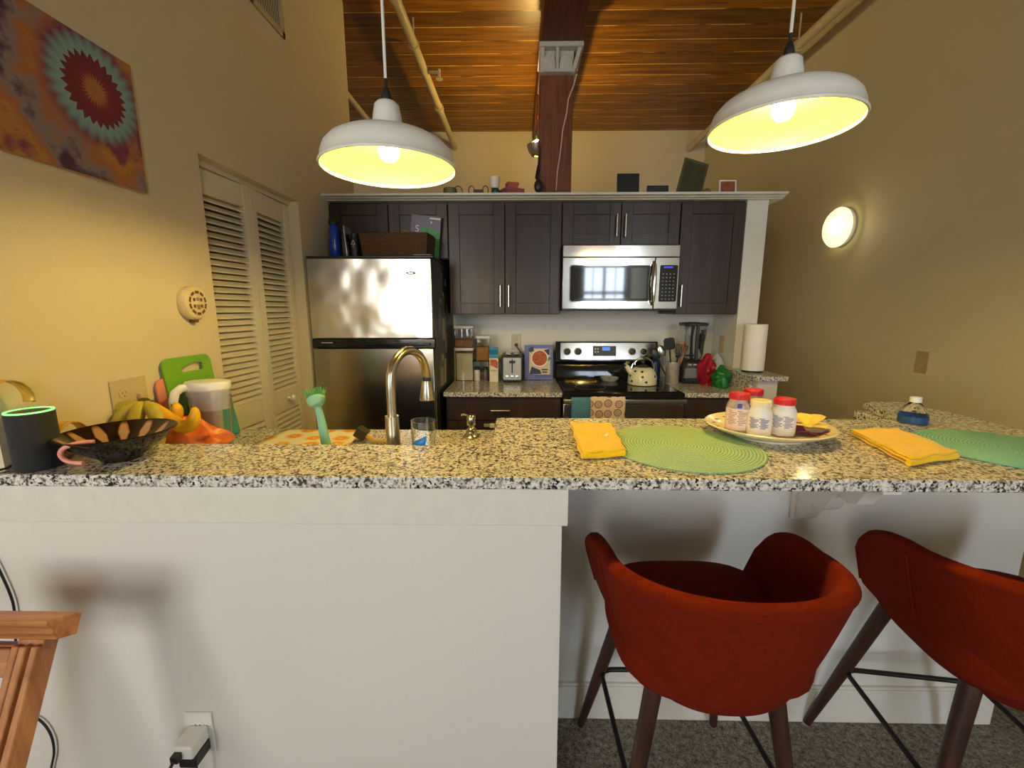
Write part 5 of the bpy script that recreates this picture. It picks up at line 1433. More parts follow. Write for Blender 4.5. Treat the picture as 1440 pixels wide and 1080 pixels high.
# cutting boards leaning on the left wall
def board(name, y0, y1, ztop, col, lab, lean, xb, slot=True, r=.03, th=.008, hole=None, cat='cutting board', xt=XL + .004):
    """u along Y, leaning against the left wall"""
    z0 = ZCN + .001; H = ztop - z0; W = y1 - y0
    v = Vector((xt - xb, 0, H)); Lv = v.length; v.normalize()
    Mx = Matrix(((0, v.z, v.x, xb), (1, 0, 0, y0), (0, -v.x, v.z, z0), (0, 0, 0, 1)))
    P = rrect(0, W, 0, Lv, r)
    me = MB(); me.xf = Mx
    if slot:
        Q = [(W * .33, Lv * .865), (W * .37, Lv * .835), (W * .78, Lv * .835), (W * .80, Lv * .85), (W * .80, Lv * .90), (W * .77, Lv * .915), (W * .60, Lv * .925), (W * .50, Lv * .905), (W * .36, Lv * .885)]
        # bridge polygon: outer with hole through a slit
        bm = bmesh.new()
        def lp(pts, y): return [bm.verts.new((p[0], y, p[1])) for p in pts]
        oo = lp(P, 0); qi = lp(Q, 0); es = []
        for L in (oo, qi):
            for i in range(len(L)): es.append(bm.edges.new((L[i], L[(i + 1) % len(L)])))
        bmesh.ops.triangle_fill(bm, edges=es, use_beauty=True)
        r_ = bmesh.ops.extrude_face_region(bm, geom=list(bm.faces))
        for g in r_['geom']:
            if isinstance(g, bmesh.types.BMVert): g.co.y += th
        bm.verts.index_update()
        me.add([(v_.co.x, v_.co.y, v_.co.z) for v_ in bm.verts], [[v_.index for v_ in f.verts] for f in bm.faces])
        # coordinates: x->u, y->n, z->v
        me2 = MB(); me2.f = me.f; me2.mi = me.mi
        Mx2 = Mx
        me2.v = []
        bm.verts.ensure_lookup_table()
        n = Vector((v.z, 0, -v.x))
        for v_ in bm.verts: me2.v.append(Vector((xb, y0, z0)) + Vector((0, 1, 0)) * v_.co.x + n * v_.co.y + v * v_.co.z)
        bm.free(); me = me2
    else:
        me = MB(); me.prism(P, th, (xb, y0, z0), (0, 1, 0), tuple(v))
    return tag(mesh_obj(name, me, plain(name + '_%d' % int(y0 * 1000), col, .4, var=.04), bevel=.001, smooth=30), lab, cat)
a = at(222, 512, X=XL + .01); b = at(293, 496, X=XL + .01)
zz = (a.z + b.z) / 2 + .005
board('cutting_board', a.y + .01, b.y + .0, zz, rgb(112, 168, 20), 'green plastic cutting board with a slot handle leaning on the left wall', 0, XL + .045, True)
a = at(217, 535, X=XL + .01)
board('cutting_board', a.y - .0, a.y + .20, a.z, rgb(226, 140, 120), 'pink cutting board leaning behind the left edge of the green one', 0, XL + .028, False)
a = at(277, 553, X=XL + .06)
board('cutting_board', a.y + .01, a.y + .19, a.z + .005, rgb(60, 140, 140), 'small teal cutting board between the green one and the pitcher', 0, XL + .072, False, .015, xt=XL + .036)

# produce bag and bananas left
c = at(268, 610, Y=1.37)
og = plain('orange_mesh', rgb(236, 120, 50), .4, var=.35, nscale=18)
bag('produce_bag', c.x + .0, 1.36, ZCN + .001, .22, .16, .17, og, 'orange mesh produce bag under the bananas by the left wall', 5.0)
BAN = plain('banana_skin', rgb(236, 176, 20), .45, var=.18, nscale=14)
STEM = plain('banana_stem', rgb(86, 72, 34), .6)
BANG = plain('banana_green_yellow', rgb(190, 170, 50), .45, var=.2, nscale=20)
def banana(pts, mat, parent=None, lab=None, r=.018):
    P = [Vector(p) for p in pts]; n = 14; Q = []
    for i in range(n + 1):
        u = i / n; L = P[:]
        while len(L) > 1: L = [a_.lerp(b_, u) for a_, b_ in zip(L, L[1:])]
        Q.append(L[0])
    rr = [max(.004, r * (math.sin(PI * min(1, (i / n) * .92 + .08)) ** .45) * (1 if i / n > .25 else .35 + 2.6 * (i / n))) for i in range(n + 1)]
    if parent is None: parent = thing('banana', lab, 'banana', Q[0]); nm = 'skin'
    else: nm = 'banana'
    mb = MB(); mb.tube(Q, rr, 10); o = mesh_obj(nm, mb, mat, parent, smooth=60)
    mb = MB(); mb.tube([Q[0] + (Q[0] - Q[1]).normalized() * .006, Q[1]], [.006, .0055], 8); mesh_obj('stem', mb, STEM, o)
    mb = MB(); mb.sphere(Q[-1], .0055); mesh_obj('tip', mb, STEM, o)
cr = at(203, 565, Y=1.30)
t = thing('banana_bunch', 'greenish bunch of bananas with a dark crown behind the brown bowl', 'bananas', cr)
for dx, dy in ((-.10, -.02), (-.045, -.045), (.005, -.055), (.06, -.04)):
    banana([(cr.x + dx * .05, 1.30, cr.z), (cr.x + dx * .7, 1.30 + dy * .6, cr.z - .008), (cr.x + dx * 1.5, 1.30 + dy, cr.z - .05), (cr.x + dx * 1.25, 1.28 + dy, cr.z - .15)], BANG, t, None, .021)
mb = MB(); mb.sphere((cr.x, 1.30, cr.z + .004), .013, sc=(1.5, .8, .7)); mesh_obj('crown', mb, STEM, t)
a = at(215, 566, Y=1.29); b = at(255, 602, Y=1.29); c2 = at(272, 572, Y=1.29)
banana([a, a + Vector((.05, 0, -.035)), b + Vector((-.01, 0, -.03)), b + Vector((.04, 0, -.02)), c2 + Vector((.012, 0, -.02)), c2], BAN, None, 'bright yellow banana curving up in front of the pitcher handle', .022)
a = at(240, 595, Y=1.33); c2 = at(243, 570, Y=1.33)
banana([a + Vector((-.03, 0, -.01)), a + Vector((.02, 0, -.02)), c2 + Vector((.025, 0, .01)), c2], BAN, None, 'yellow banana tucked between the greenish bunch and the pitcher', .02)

# ================================================================ BAR TOP THINGS
ZT_ = ZBAR + .0004
# smart speaker
c = Vector((-1.183, .993, ZT_))
t = thing('smart_speaker', 'black cylindrical smart speaker with a glowing green ring at the left end of the bar', 'speaker', c)
FBK = m_fabric('charcoal_mesh', (.014, .014, .014, 1), .8, 900, .3, .1)
mb = MB(); mb.lathe([(.042, 0), (.044, .004), (.044, .138), (.043, .1405)], c, 48); mesh_obj('body', mb, FBK, t)
mb = MB(); mb.lathe([(.038, .1406), (.038, .142), (.0, .1425)], c, 40); mesh_obj('top', mb, BLACKP, t)
mb = MB(); mb.ring([(.0385, .1406), (.0432, .1406), (.0432, .144), (.0385, .144)], c, 48); mesh_obj('light_ring', mb, emit('green_ring', (.25, 1, .22, 1), 1.2, (.1, .3, .1, 1)), t)
mb = MB(); mb.tube([c + Vector((-.044, .01, .02)), c + Vector((-.06, -.02, .004)), c + Vector((-.07, -.07, .004))], .003, 6); mesh_obj('power_cord', mb, BLACKP, t)
# gold ribbon ornaments behind the speaker
GOLD = plain('gold_foil', rgb(214, 160, 60), .35, .4, var=.25, nscale=30)
def strip(c, u, v, w, r, a0, a1, wid, mat, name, lab, cat):
    mb = MB(); c = Vector(c); u = Vector(u); v = Vector(v); w = Vector(w)
    mb.grid(lambda s, q: c + u * (r * math.cos(a0 + (a1 - a0) * s)) + v * (r * math.sin(a0 + (a1 - a0) * s)) + w * (wid * (q - .5)), 30, 3)
    return tag(mesh_obj(name, mb, mat, solid=.003, smooth=70), lab, cat)
strip((-1.205, 1.09, ZBAR + .046), (0, 1, 0), (0, 0, 1), (1, 0, 0), .042, -1.57, 4.7, .03, GOLD, 'ribbon_ring', 'large gold foil ribbon ring standing behind the black speaker', 'ribbon')
a = at(20, 545, X=-1.20)
strip((-1.205, a.y - .02, ZBAR + .17), (0, 1, 0), (0, 0, 1), (1, 0, 0), .05, -.2, 2.9, .03, GOLD, 'ribbon_loop', 'upper gold ribbon loop arching against the left wall', 'ribbon')
# fluted bowl
c = Vector((at(171, 640, Y=1.06).x, 1.062, ZT_)); BK = .9
t = thing('decorative_bowl', 'dark brown bowl with tan petal streaks near the left end of the bar', 'bowl', c)
mb = MB(); mb.ring([(.0, .006), (.04, .004), (.042, 0), (.048, 0), (.05, .008), (.09, .035), (.125, .065), (.137, .082), (.134, .084), (.12, .071), (.088, .043), (.05, .018), (.0, .014)], (0, 0, 0), 48)
mb.v = [c + p_ * .9 for p_ in mb.v]; mb.mi = [0 if 7 <= i // 48 <= 11 else 1 for i in range(len(mb.f))]
def m_bowl():
    m, nt, b = new_mat('bowl_glaze'); v = coords(nt)
    sp = N(nt, 'ShaderNodeSeparateXYZ'); nt.links.new(v, sp.inputs[0])
    at2 = N(nt, 'ShaderNodeMath', operation='ARCTAN2'); nt.links.new(sp.outputs['Y'], at2.inputs[0]); nt.links.new(sp.outputs['X'], at2.inputs[1])
    ml = N(nt, 'ShaderNodeMath', operation='MULTIPLY'); nt.links.new(at2.outputs[0], ml.inputs[0]); ml.inputs[1].default_value = 12
    sn = N(nt, 'ShaderNodeMath', operation='SINE'); nt.links.new(ml.outputs[0], sn.inputs[0])
    ge = N(nt, 'ShaderNodeNewGeometry'); n = noise_tex(nt, v, 25, 3)
    ad = N(nt, 'ShaderNodeMath', operation='MULTIPLY_ADD'); nt.links.new(n, ad.inputs[0]); ad.inputs[1].default_value = .6; nt.links.new(sn.outputs[0], ad.inputs[2])
    az = N(nt, 'ShaderNodeMath', operation='SUBTRACT'); nt.links.new(sp.outputs['Z'], az.inputs[0]); az.inputs[1].default_value = .048
    aa = N(nt, 'ShaderNodeMath', operation='ABSOLUTE'); nt.links.new(az.outputs[0], aa.inputs[0])
    a3 = N(nt, 'ShaderNodeMath', operation='MULTIPLY_ADD'); nt.links.new(aa.outputs[0], a3.inputs[0]); a3.inputs[1].default_value = -38; nt.links.new(ad.outputs[0], a3.inputs[2]); ad = a3
    zz = ramp(nt, sp.outputs['Z'], [(.02, (0, 0, 0, 1)), (.032, (1, 1, 1, 1)), (.066, (1, 1, 1, 1)), (.074, (0, 0, 0, 1))])
    col = ramp(nt, ad.outputs[0], [(.1, rgb(34, 24, 16)), (.3, rgb(150, 96, 62)), (.7, rgb(176, 140, 104))])
    mx = N(nt, 'ShaderNodeMixRGB'); nt.links.new(zz, mx.inputs[0]); mx.inputs[1].default_value = rgb(34, 26, 16); nt.links.new(col, mx.inputs[2])
    nt.links.new(mx.outputs[0], b.inputs['Base Color']); b.inputs['Roughness'].default_value = .15
    return m
mesh_obj('body', mb, [m_bowl(), plain('bowl_outside', rgb(34, 28, 18), .12, var=.4)], t, smooth=60)
PINK = plain('candy_pink', rgb(236, 150, 130), .3, var=.15, nscale=60); CRW = plain('candy_cream', rgb(222, 196, 140), .4, var=.1)
a = Vector((c.x - .012, c.y - .116, c.z + .055))
mb = MB(); mb.tube(smooth_path([*[a + Vector((.05, .03, .022)) * .8, a + Vector((.028, .016, .024)) * .8, a + Vector((.006, .0, .02)) * .8, a + Vector((-.012, -.005, .010)) * .8, a + Vector((-.020, -.006, -.006)) * .8, a + Vector((-.012, -.004, -.022)) * .8, a + Vector((.006, .0, -.031)) * .8, a + Vector((.03, .006, -.035)) * .8]]), .0055, 10)
tag(mesh_obj('candy_cane', mb, PINK, smooth=60), 'pink candy cane hooked over the near rim of the brown bowl', 'candy')
for i, (dx, dy, rz, lab) in enumerate(((.0, -.02, .4, 'curled cream candy in the bottom of the brown bowl'), (.045, .0, 1.4, 'ring shaped cream candy at the right of the brown bowl'), (.02, .035, 2.2, 'cream candy at the back of the brown bowl'))):
    mb = MB(); mb.tube([c + Vector((dx + .016 * math.cos(q), dy + .014 * math.sin(q), .026 + .006 * i * .5)) for q in [rz + k * .42 for k in range(12)]], .006, 8)
    tag(mesh_obj('candy', mb, CRW, smooth=60), lab, 'candy')
# placemats
def m_mat(name, c0, c1):
    m, nt, b = new_mat(name); v = coords(nt)
    sp = N(nt, 'ShaderNodeVectorMath', operation='LENGTH'); nt.links.new(v, sp.inputs[0])
    ml = N(nt, 'ShaderNodeMath', operation='MULTIPLY'); nt.links.new(sp.outputs['Value'], ml.inputs[0]); ml.inputs[1].default_value = 2 * PI / .0085
    sn = N(nt, 'ShaderNodeMath', operation='SINE'); nt.links.new(ml.outputs[0], sn.inputs[0])
    n = noise_tex(nt, v, 260, 2)
    ad = N(nt, 'ShaderNodeMath', operation='MULTIPLY_ADD'); nt.links.new(sn.outputs[0], ad.inputs[0]); ad.inputs[1].default_value = .22; nt.links.new(n, ad.inputs[2])
    nt.links.new(ramp(nt, ad.outputs[0], [(.25, c0), (.7, c1)]), b.inputs['Base Color'])
    b.inputs['Roughness'].default_value = .75; bump(nt, b, ad.outputs[0], .8, .004)
    return m
def pmat(cx, cy, r, mat, lab):
    mb = MB(); mb.lathe([(r - .002, 0), (r, .001), (r, .003), (r - .003, .0045), (.0, .0045)], (cx, cy, ZT_), 72)
    return tag(mesh_obj('placemat', mb, mat, loc=(cx, cy, ZT_), smooth=50), lab, 'placemat')
a = at(955, 668, Z=ZBAR); b = at(955, 599.5, Z=ZBAR); cy = (a.y + b.y) / 2
pmat((a.x + b.x) / 2 + .008, cy, (b.y - a.y) / 2 * .985, m_mat('sage_weave', rgb(132, 172, 128), rgb(190, 220, 176)), 'round sage green woven placemat on the bar in front of the left stool')
pmat(1.352, 1.17, .195, m_mat('teal_weave', rgb(96, 168, 156), rgb(156, 212, 198)), 'round teal woven placemat on the right end of the bar')
# napkins
MUS = m_fabric('mustard_cloth', rgb(252, 200, 6), .9, 500, .3, .2, .08)
def napkin(p, layers, lab, sd):
    """p: four corners near-left, near-right, far-right, far-left as pixels"""
    C = [at(x, y, Z=ZBAR + .012) for x, y in p]
    t = thing('napkin', lab, 'napkin', (sum((q.x for q in C)) / 4, sum((q.y for q in C)) / 4, ZT_))
    th = .006
    for k in range(layers):
        mb = MB()
        def fn(u, v, k=k):
            q = (C[0] * (1 - u) + C[1] * u) * (1 - v) + (C[3] * (1 - u) + C[2] * u) * v
            n = noise.noise(Vector((u * 3 + sd, v * 3, k))) * .004 + noise.noise(Vector((u * 11 + sd, v * 9, k))) * .0012
            e = .003 * math.sin(k * 2.1) * (v - .5) * 2
            z = ZT_ + .0055 + th * k + n * (.5 + .3 * k) + (.003 if k else 0)
            return (q.x + .0025 * math.sin(v * 17 + k) + e, q.y + .003 * math.sin(u * 13 + k), z)
        mb.grid(fn, 24, 24)
        mesh_obj('cloth_fold' , mb, MUS, t, solid=.0042, smooth=80, bevel=0)
    mb = MB()   # rolled near fold joining the layers
    P = []
    for i in range(25):
        u = i / 24; q = C[0] * (1 - u) + C[1] * u
        P.append(Vector((q.x, q.y, ZT_ + .0105 + .0015 * math.sin(u * 8 + sd))))
    mb.tube(P, .0075, 10, flat=1.1); 
    mesh_obj('folded_edge', mb, MUS, t, smooth=70)
    return t
t = napkin(((818, 641), (878, 637), (861, 600), (803, 597)), 3, 'mustard napkin folded beside the sage green placemat', 1.0)
mb = MB(); q = at(853, 612, Z=ZBAR + .026); mb.xf = Matrix.Translation((q.x, q.y, ZT_ + .0262)) @ Matrix.Rotation(1.2, 4, 'Z'); mb.box(-.016, .016, -.004, .004, 0, .001); mesh_obj('label_tag', mb, WHITEP, t)
napkin(((1278, 650), (1345, 640), (1262, 606), (1198, 608)), 3, 'mustard napkin folded over the edge of the teal placemat', 4.0)
# platter
c = Vector((at(1080, 600, Y=1.295).x, 1.295, ZT_))
t = thing('serving_platter', 'cream oval platter with painted leaves holding the vitamin bottles', 'platter', c)
mb = MB(); mb.ring([(.0, .004), (.09, .004), (.092, 0), (.098, 0), (.10, .005), (.14, .018), (.168, .032), (.172, .036), (.168, .038), (.14, .024), (.10, .010), (.0, .009)], c, 64, sx=1.06, sy=.95)
PLT = plain('platter_glaze', rgb(236, 224, 190), .2, var=.03); mesh_obj('dish', mb, PLT, t, smooth=50)
mb = MB()
for k in range(18):
    a_ = 2 * PI * k / 18; r_ = .148; p = c + Vector((1.06 * r_ * math.cos(a_), .95 * r_ * math.sin(a_), .0285)); mb.xf = Matrix.Translation(p) @ Matrix.Rotation(a_ + .5, 4, 'Z') @ Matrix.Rotation(0, 4, 'X')
    mb.sphere((0, 0, .0), .010, 8, 6, (1.4, .35, .12)); 
mb.xf = None
mesh_obj('painted_leaves', mb, plain('leaf_brown', rgb(110, 80, 60), .4, var=.3), t)
zp = c.z + .0105
RED = plain('cap_red', rgb(206, 30, 40), .35)
def pill(px, Y, ht, r, body, cap, lab, labelmat, lines, py=600):
    x = at(px, py, Y=Y).x; c = Vector((x, Y, zp))
    t = thing('vitamin_bottle', lab, 'bottle', c)
    mb = MB(); mb.lathe([(r - .004, 0), (r, .004), (r, ht - .042), (r - .003, ht - .032), (r * .8, ht - .024), (r * .76, ht - .018)], c, 32); mesh_obj('bottle', mb, body, t)
    mb = MB(); mb.lathe([(r * .86, ht - .0178), (r * .86, ht - .002), (r * .8, ht), (.0, ht + .0003)], c, 32); mesh_obj('cap', mb, cap, t, smooth=30)
    mb = MB(); mb.lathe([(r + .0004, .012), (r + .0004, ht - .045)], c, 32); mb.f = mb.f[:-2]; mb.mi = mb.mi[:-2]; lb = mesh_obj('label', mb, labelmat, t)
    mb = MB()
    for k in range(9):
        z = ht - .052 - k * (ht - .075) / 9; th0 = -2.95 + (.12 if k % 3 else 0); n = 8; w = (1.0 if k % 4 else .6)
        for half in (0, 1):
            s0 = th0 + half * .85; ww = .7 * w
            P = [(c.x + (r + .0009) * math.cos(s0 + ww * i / n), c.y + (r + .0009) * math.sin(s0 + ww * i / n)) for i in range(n + 1)]
            for i in range(n): mb.add([(P[i][0], P[i][1], c.z + z), (P[i + 1][0], P[i + 1][1], c.z + z), (P[i + 1][0], P[i + 1][1], c.z + z + .0028), (P[i][0], P[i][1], c.z + z + .0028)], [(0, 1, 2, 3)])
    mesh_obj('label_text', mb, lines, lb, smooth=0)
    return t
INK = plain('label_ink_grey', rgb(150, 150, 170), .6); INK2 = plain('label_ink_tan', rgb(190, 150, 130), .6)
LAB = plain('label_paper', rgb(236, 230, 226), .45, var=.02); LAB2 = plain('label_paper_peach', rgb(238, 216, 200), .45, var=.03)
GUM = plain('pinkish_clear', rgb(190, 170, 160), .12, var=.2, nscale=60)
t = pill(1036, 1.30, .122, .034, GUM, RED, 'clear vitamin bottle with a red cap, leftmost on the platter', LAB2, INK2)
pill(1067, 1.262, .108, .0335, WHITEP, plain('cap_cream', rgb(240, 226, 180), .35), 'white vitamin bottle with a cream cap on the platter', LAB, INK)
pill(1100, 1.27, .112, .034, WHITEP, RED, 'white vitamin bottle with a red cap, rightmost on the platter', LAB, INK)
pill(1055, 1.375, .120, .033, GUM, RED, 'vitamin bottle with a red cap half hidden behind the cream capped one', LAB2, INK2)
mb = MB(); q = at(1042, 570, Y=1.265); mb.xf = Matrix.Translation((q.x - .002, 1.2665, q.z)); mb.box(-.007, .007, 0, .0008, -.010, .004); mesh_obj('blue_mark', mb, plain('mark_blue', rgb(70, 70, 170), .5), t)
# yellow bow on purple cloth
c2 = Vector((at(1136, 595, Y=1.285).x, 1.285, zp))
mb = MB(); mb.grid(lambda u, v: (c2.x + (.003 + .052 * v * (1 + .15 * math.sin(6 * 2 * PI * u))) * math.cos(2 * PI * u), c2.y + (.003 + .06 * v) * math.sin(2 * PI * u), c2.z + .003 + .012 * v * v + .004 * math.sin(5 * 2 * PI * u) * v), 40, 5)
tag(mesh_obj('cloth_doily', mb, plain('plum_cloth', rgb(128, 56, 92), .8, var=.2), solid=.003, smooth=70), 'plum cloth rosette lying at the right side of the platter', 'cloth')
t = thing('fabric_flower', 'yellow fabric flower bow on the plum cloth on the platter', 'flower', (c2.x, c2.y, c2.z + .012))
YEL = m_fabric('yellow_ribbon', rgb(238, 204, 60), .6, 400, .3)
for k, (a_, L, w) in enumerate(((.35, .055, .02), (1.5, .045, .02), (2.7, .055, .02), (3.9, .05, .022), (5.3, .055, .022))):
    mb = MB(); ca, sa = math.cos(a_), math.sin(a_)
    mb.grid(lambda u, v: (c2.x + ca * L * u - sa * w * (v - .5) * 2 * (.25 + math.sin(min(u * 2.6, PI - .6)) * .9), c2.y + sa * L * u + ca * w * (v - .5) * 2 * (.25 + math.sin(min(u * 2.6, PI - .6)) * .9), c2.z + .020 + .034 * math.sin(u * 1.9) * (1 if sa > 0 else .45) - .006 * abs(v - .5)), 10, 6)
    mesh_obj('petal', mb, YEL, t, solid=.002, smooth=80)
mb = MB(); mb.sphere((c2.x, c2.y, c2.z + .022), .011, sc=(1, 1, .8)); mesh_obj('knot', mb, YEL, t)
# small water bottle
c = Vector((at(1283, 592, Y=1.445).x, 1.445, ZT_)); hb = at(1283, 558, Y=1.445).z - ZT_
t = thing('small_water_bottle', 'squat clear water bottle with a white cap at the back of the bar', 'bottle', c)
mb = MB(); mb.lathe([(.036, 0), (.04, .004), (.04, .030), (.038, .036), (.036, .042), (.030, .054), (.018, hb - .024), (.0125, hb - .018)], c, 32); mesh_obj('bottle', mb, glass('bottle_plastic', (.9, .94, .96, 1), .04, 1.2), t)
mb = MB(); mb.lathe([(.0405, .006), (.0405, .028)], c, 32); mb.f = mb.f[:-2]; mb.mi = mb.mi[:-2]; mesh_obj('label', mb, plain('label_blue', rgb(34, 74, 130), .4), t)
mb = MB(); mb.lathe([(.016, hb - .0178), (.016, hb - .001), (.013, hb), (.0, hb)], c, 24); mesh_obj('cap', mb, WHITEP, t, smooth=30)

# ================================================================ BAR STOOLS
def shell_pt(u, v, off=0):
    """u -1..1 around the tub, v 0 bottom..1 rim"""
    au = abs(u); s = 1 if u >= 0 else -1
    ub = .68
    if au < ub:
        ph = au / ub * PI / 2; x = math.sin(ph) ** .92; y = -math.cos(ph) ** .92; nx, ny = math.sin(ph), -math.cos(ph)
        A = .272; B = .255; px_, py_ = A * x, -.115 + B * y
    else:
        k = (au - ub) / (1 - ub); A = .272; px_, py_ = A + .022 * k, -.115 + .235 * k; nx, ny = 1, 0
    # rim height
    top = .905 - .035 * min(1, au / ub) ** 2
    if au > .72:
        k = (au - .72) / .28; top = (.87 - .03 * k) * 1.0 - (.17) * (1 - math.sqrt(max(0, 1 - k ** 3.2)))
    bot = .575
    if au > ub: bot = .575 + .07 * ((au - ub) / (1 - ub))
    # plan shrink toward the bottom
    z = bot + (top - bot) * v
    hh_ = (z - .575) / (.90 - .575)
    sh = .60 + .40 * max(0, min(1.06, hh_)) ** .62
    cx0, cy0 = 0, -.085
    x_ = (px_ * sh); y_ = cy0 + (py_ - cy0) * (sh if py_ < cy0 else (.8 + .2 * hh_))
    return Vector((s * (x_ - nx * off), y_ - ny * off, z))
def make_stool():
    t = thing('bar_stool', 'rust orange upholstered tub bar stool standing under the bar, left of the two', 'stool', (0, 0, 0), 'rust orange bar stools')
    nu, nv = 60, 14; TH = .042
    outer = [[shell_pt(-1 + 2 * i / nu, j / nv) for i in range(nu + 1)] for j in range(nv + 1)]
    inner = [[shell_pt(-1 + 2 * i / nu, j / nv, TH) for i in range(nu + 1)] for j in range(nv + 1)]
    # round the rim
    mb = MB(); vs = []; rows = []
    def addrow(row): rows.append([len(vs) + k for k in range(len(row))]); vs.extend(row)
    for j in range(nv): addrow(outer[j])
    addrow([o_ + Vector((0, 0, -.012)) for o_ in outer[nv]])
    addrow([o_ * .88 + i_ * .12 + Vector((0, 0, -.003)) for o_, i_ in zip(outer[nv], inner[nv])])
    addrow([o_ * .68 + i_ * .32 + Vector((0, 0, .004)) for o_, i_ in zip(outer[nv], inner[nv])])
    addrow([o_ * .32 + i_ * .68 + Vector((0, 0, .004)) for o_, i_ in zip(outer[nv], inner[nv])])
    addrow([o_ * .12 + i_ * .88 + Vector((0, 0, -.003)) for o_, i_ in zip(outer[nv], inner[nv])])
    for j in range(nv, -1, -1): addrow([p + Vector((0, 0, -.012 if j == nv else 0)) for p in inner[j]])
    fs = []
    for a, b in zip(rows, rows[1:]):
        for k in range(nu): fs.append((a[k], a[k + 1], b[k + 1], b[k]))
    # end caps
    fs.append(tuple(r_[0] for r_ in rows)); fs.append(tuple(r_[-1] for r_ in reversed(rows)))
    mb.add(vs, fs)
    mesh_obj('tub_shell', mb, ORANGE, t, smooth=70)
    # underside pan
    mb = MB(); n = 40
    ring0 = [shell_pt(-1 + 2 * i / nu, 0, .004) for i in range(nu + 1)]
    k0 = len(ring0); ctr = Vector((0, -.08, .0))
    lv = []
    for kk, zz_ in ((1, .0), (.93, -.014), (.75, -.028), (.4, -.036)):
        lv.append([Vector((ctr.x + (p.x - ctr.x) * kk, ctr.y + (p.y - ctr.y) * kk, p.z + zz_)) for p in ring0])
    top_ = [Vector((p.x * .9, p.y * .9, .66)) for p in ring0]
    loft(mb, [list(reversed(r_)) for r_ in ([top_] + lv)])
    mesh_obj('underside', mb, ORANGE, t, smooth=60)
    # seat cushion
    mb = MB(); secs = []
    def se(k, z, ex=0):
        out = []
        for i in range(44):
            a = 2 * PI * i / 44; ca, sa = math.cos(a), math.sin(a); m_ = (abs(ca) ** 3.4 + abs(sa) ** 3.4) ** (-1 / 3.4)
            out.append(Vector((.222 * k * ca * m_, -.085 + .2 * k * sa * m_ + .012, z)))
        return out
    loft(mb, [se(.90, .60), se(.99, .625), se(1.0, .66), se(.985, .69), se(.93, .705), se(.7, .71), se(.3, .712)])
    mesh_obj('seat', mb, ORANGE, t, smooth=60)
    # piping seams
    for s in (-1, 1):
        mb = MB(); mb.tube([shell_pt(s * .70, v_ / 14, -.0015) for v_ in range(0, 14)], .0032, 6); mesh_obj('seam_piping', mb, ORANGE, t)
    mb = MB(); mb.tube([shell_pt(-.66 + 1.32 * i / 60, .955, -.0005) for i in range(61)], .0022, 6); mesh_obj('seam_piping', mb, ORANGE, t)
    # legs
    ft = []
    for sx_, sy_ in ((-1, 1), (1, 1), (-1, -1), (1, -1)):
        a = Vector((sx_ * .135, -.04 + sy_ * .13, .60)); b = Vector((sx_ * .232, sy_ * .235, .0))
        mb = MB(); d = (a - b)
        mb.tube([a, a.lerp(b, .5), b + d * .012], [.021, .018, .0125], 14); lg = mesh_obj('leg', mb, LEGW, t)
        mb = MB(); mb.lathe([(.010, 0), (.011, .003), (.011, .012)], b, 12); mesh_obj('foot_glide', mb, plain('glide', (.6, .58, .55, 1), .4), lg)
        ft.append(b.lerp(a, .29 / .60))
    q = [ft[0], ft[1], ft[3], ft[2]]
    pts = []
    for i in range(4):
        a, b = q[i], q[(i + 1) % 4]; d = (b - a).normalized()
        pts += [a + d * .03, a.lerp(b, .5), b - d * .03]
        c_ = b; e_ = (q[(i + 2) % 4] - b).normalized()
        pts += [c_ - d * .008 + e_ * .008]
    mb = MB(); mb.tube(pts, .0075, 8, closed=True); mesh_obj('footrest_ring', mb, BLACKM, t, smooth=60)
    mb = MB(); mb.box(-.15, .15, -.19, .11, .585, .6); mesh_obj('mounting_plate', mb, BLACKM, t)
    return t
st = make_stool(); st.location = (.452, 1.045, 0); st.rotation_euler = (0, 0, R(1))
dup(st, (1.21, 1.035, 0), R(-7), 'rust orange upholstered tub bar stool at the right, cut by the photo edge')
st['group'] = 'rust orange bar stools'

# ================================================================ oak frame at lower left
Yt = .76
tr = at(95, 862, Y=Yt - .03); e0 = at(73, 884, Y=Yt); e1_ = at(54, 1080, Y=Yt - .10)
t = thing('leaning_oak_frame', 'reddish oak frame with a moulded cornice leaning near the bar wall at lower left', 'frame', (-1.05, .68, 0))
top = Vector((e0.x, Yt, tr.z - .040)); 
v = Vector((0, (e1_.y - e0.y), (e1_.z - e0.z))).normalized()   # downward along the lean
Lv = top.z / abs(v.z)
W = .30
xr = e0.x; xl = xr - W
Ml = Matrix(((1, 0, 0, xl), (0, -v.z, -v.y, top.y), (0, v.y, -v.z, top.z), (0, 0, 0, 1)))
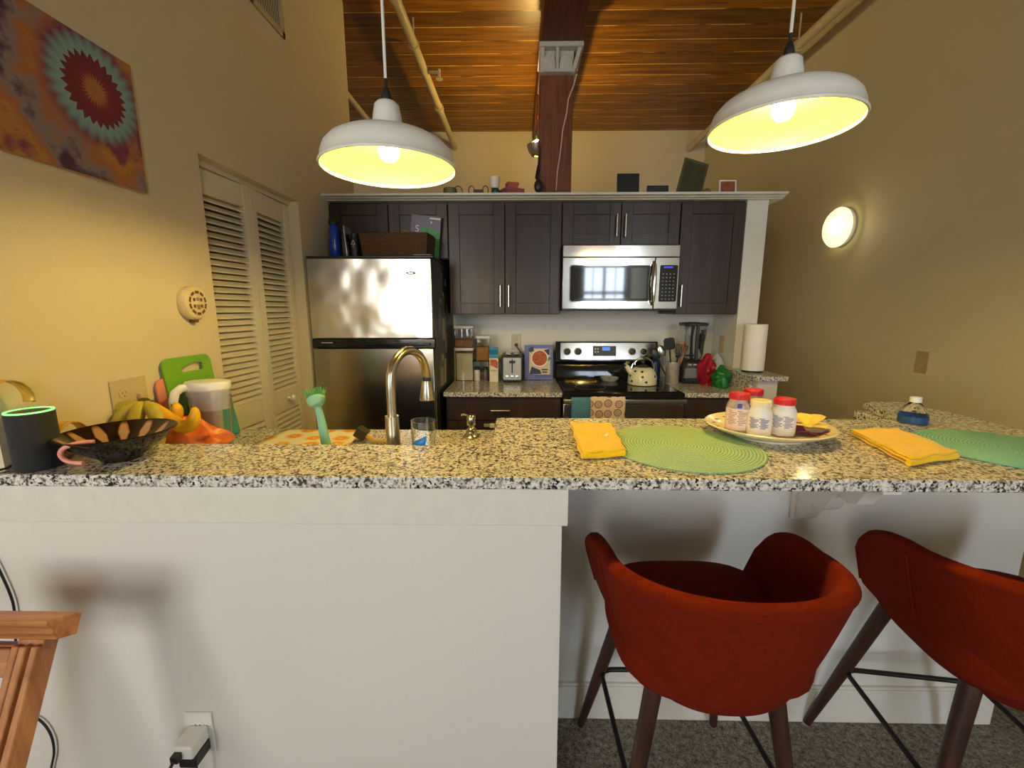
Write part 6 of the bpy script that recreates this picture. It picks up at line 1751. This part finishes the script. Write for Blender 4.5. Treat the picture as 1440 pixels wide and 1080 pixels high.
# local: x right, y = normal, z = up along the frame (0 at the top, negative down)
vz = -v
nn = Vector((0, vz.z, -vz.y))
Ml = Matrix(((1, 0, 0, xl), (0, nn.y, vz.y, top.y), (0, nn.z, vz.z, top.z), (0, 0, 0, 1)))
def stile(x0, x1, nm='stile'):
    mb = MB(); mb.xf = Ml; w = x1 - x0
    mb.box(x0, x1, 0, .03, -Lv + .004, -.034)
    for k in (0.0, .36, .72): mb.box(x0 + w * k, x0 + w * (k + .27), -.010 - .004 * (k == .36), .001, -Lv + .005, -.045)
    mesh_obj(nm, mb, OAK, t, bevel=.003)
stile(W - .055, W); stile(0, .055)
mb = MB(); mb.xf = Ml; mb.box(.056, W - .056, 0, .028, -.105, -.046); mb.box(.056, W - .056, -.008, .001, -.075, -.05); mesh_obj('top_rail', mb, OAKX, t, bevel=.003)
mb = MB(); mb.xf = Ml; mb.box(.056, W - .056, 0, .028, -Lv + .02, -Lv + .10); mesh_obj('bottom_rail', mb, OAKX, t, bevel=.003)
mb = MB(); mb.xf = Ml
mb.prism([(.035, -.034), (-.006, -.034), (-.009, -.026), (-.016, -.022), (-.019, -.010), (-.032, -.003), (-.036, .006), (-.02, .008), (.035, .008)], W + .03, (-.0, 0, 0), (0, 1, 0), (0, 0, 1)); 
mesh_obj('cornice', mb, OAKX, t, bevel=.002)
# thin black cord hanging on the bar wall
P = [(-40, 740), (-10, 785), (2, 808), (14, 835), (20, 858), (22, 900), (16, 945), (10, 970), (20, 1000), (52, 1010), (70, 1030), (76, 1055), (72, 1080), (60, 1140), (50, 1190)]
mb = MB(); mb.tube(smooth_path([at(x, y, Y=YBF + .016) for x, y in P]), .0028, 6)
tag(mesh_obj('loose_cable', mb, BLACKP), 'thin black cord hanging down the white bar wall behind the oak frame', 'cord')

# ================================================================ LIGHT
def area(name, loc, w, h, power, col, rot):
    l = bpy.data.lights.new(name, 'AREA'); l.shape = 'RECTANGLE'; l.size = w; l.size_y = h; l.energy = power; l.color = col
    o = bpy.data.objects.new(name, l); COL.objects.link(o); o.location = loc; o.rotation_euler = rot
    return o
area('window_daylight', ((W1[0] + W1[1]) / 2, YR - .13, 1.75), .9, 2.0, 52, (.76, .88, 1.0), (R(90), 0, 0))
area('window_daylight', ((W_ADDED[0] + W_ADDED[1]) / 2, YR - .13, 1.75), 2.2, 2.0, 84, (1.0, .94, .84), (R(90), 0, 0))  # added lamp in the invented opening, brightens the fridge and left side
wd = bpy.data.worlds.new('world'); SC.world = wd; wd.use_nodes = True
nt = wd.node_tree; bgn = nt.nodes['Background']
sky = nt.nodes.new('ShaderNodeTexSky'); sky.sky_type = 'NISHITA'; sky.sun_disc = False; sky.sun_elevation = R(35)
nt.links.new(sky.outputs[0], bgn.inputs[0]); bgn.inputs[1].default_value = .15
SC.view_settings.view_transform = 'Standard'
SC.view_settings.look = 'None'
SC.view_settings.gamma = 1
SC.view_settings.exposure = 0.6
SC.view_settings.use_curve_mapping = False
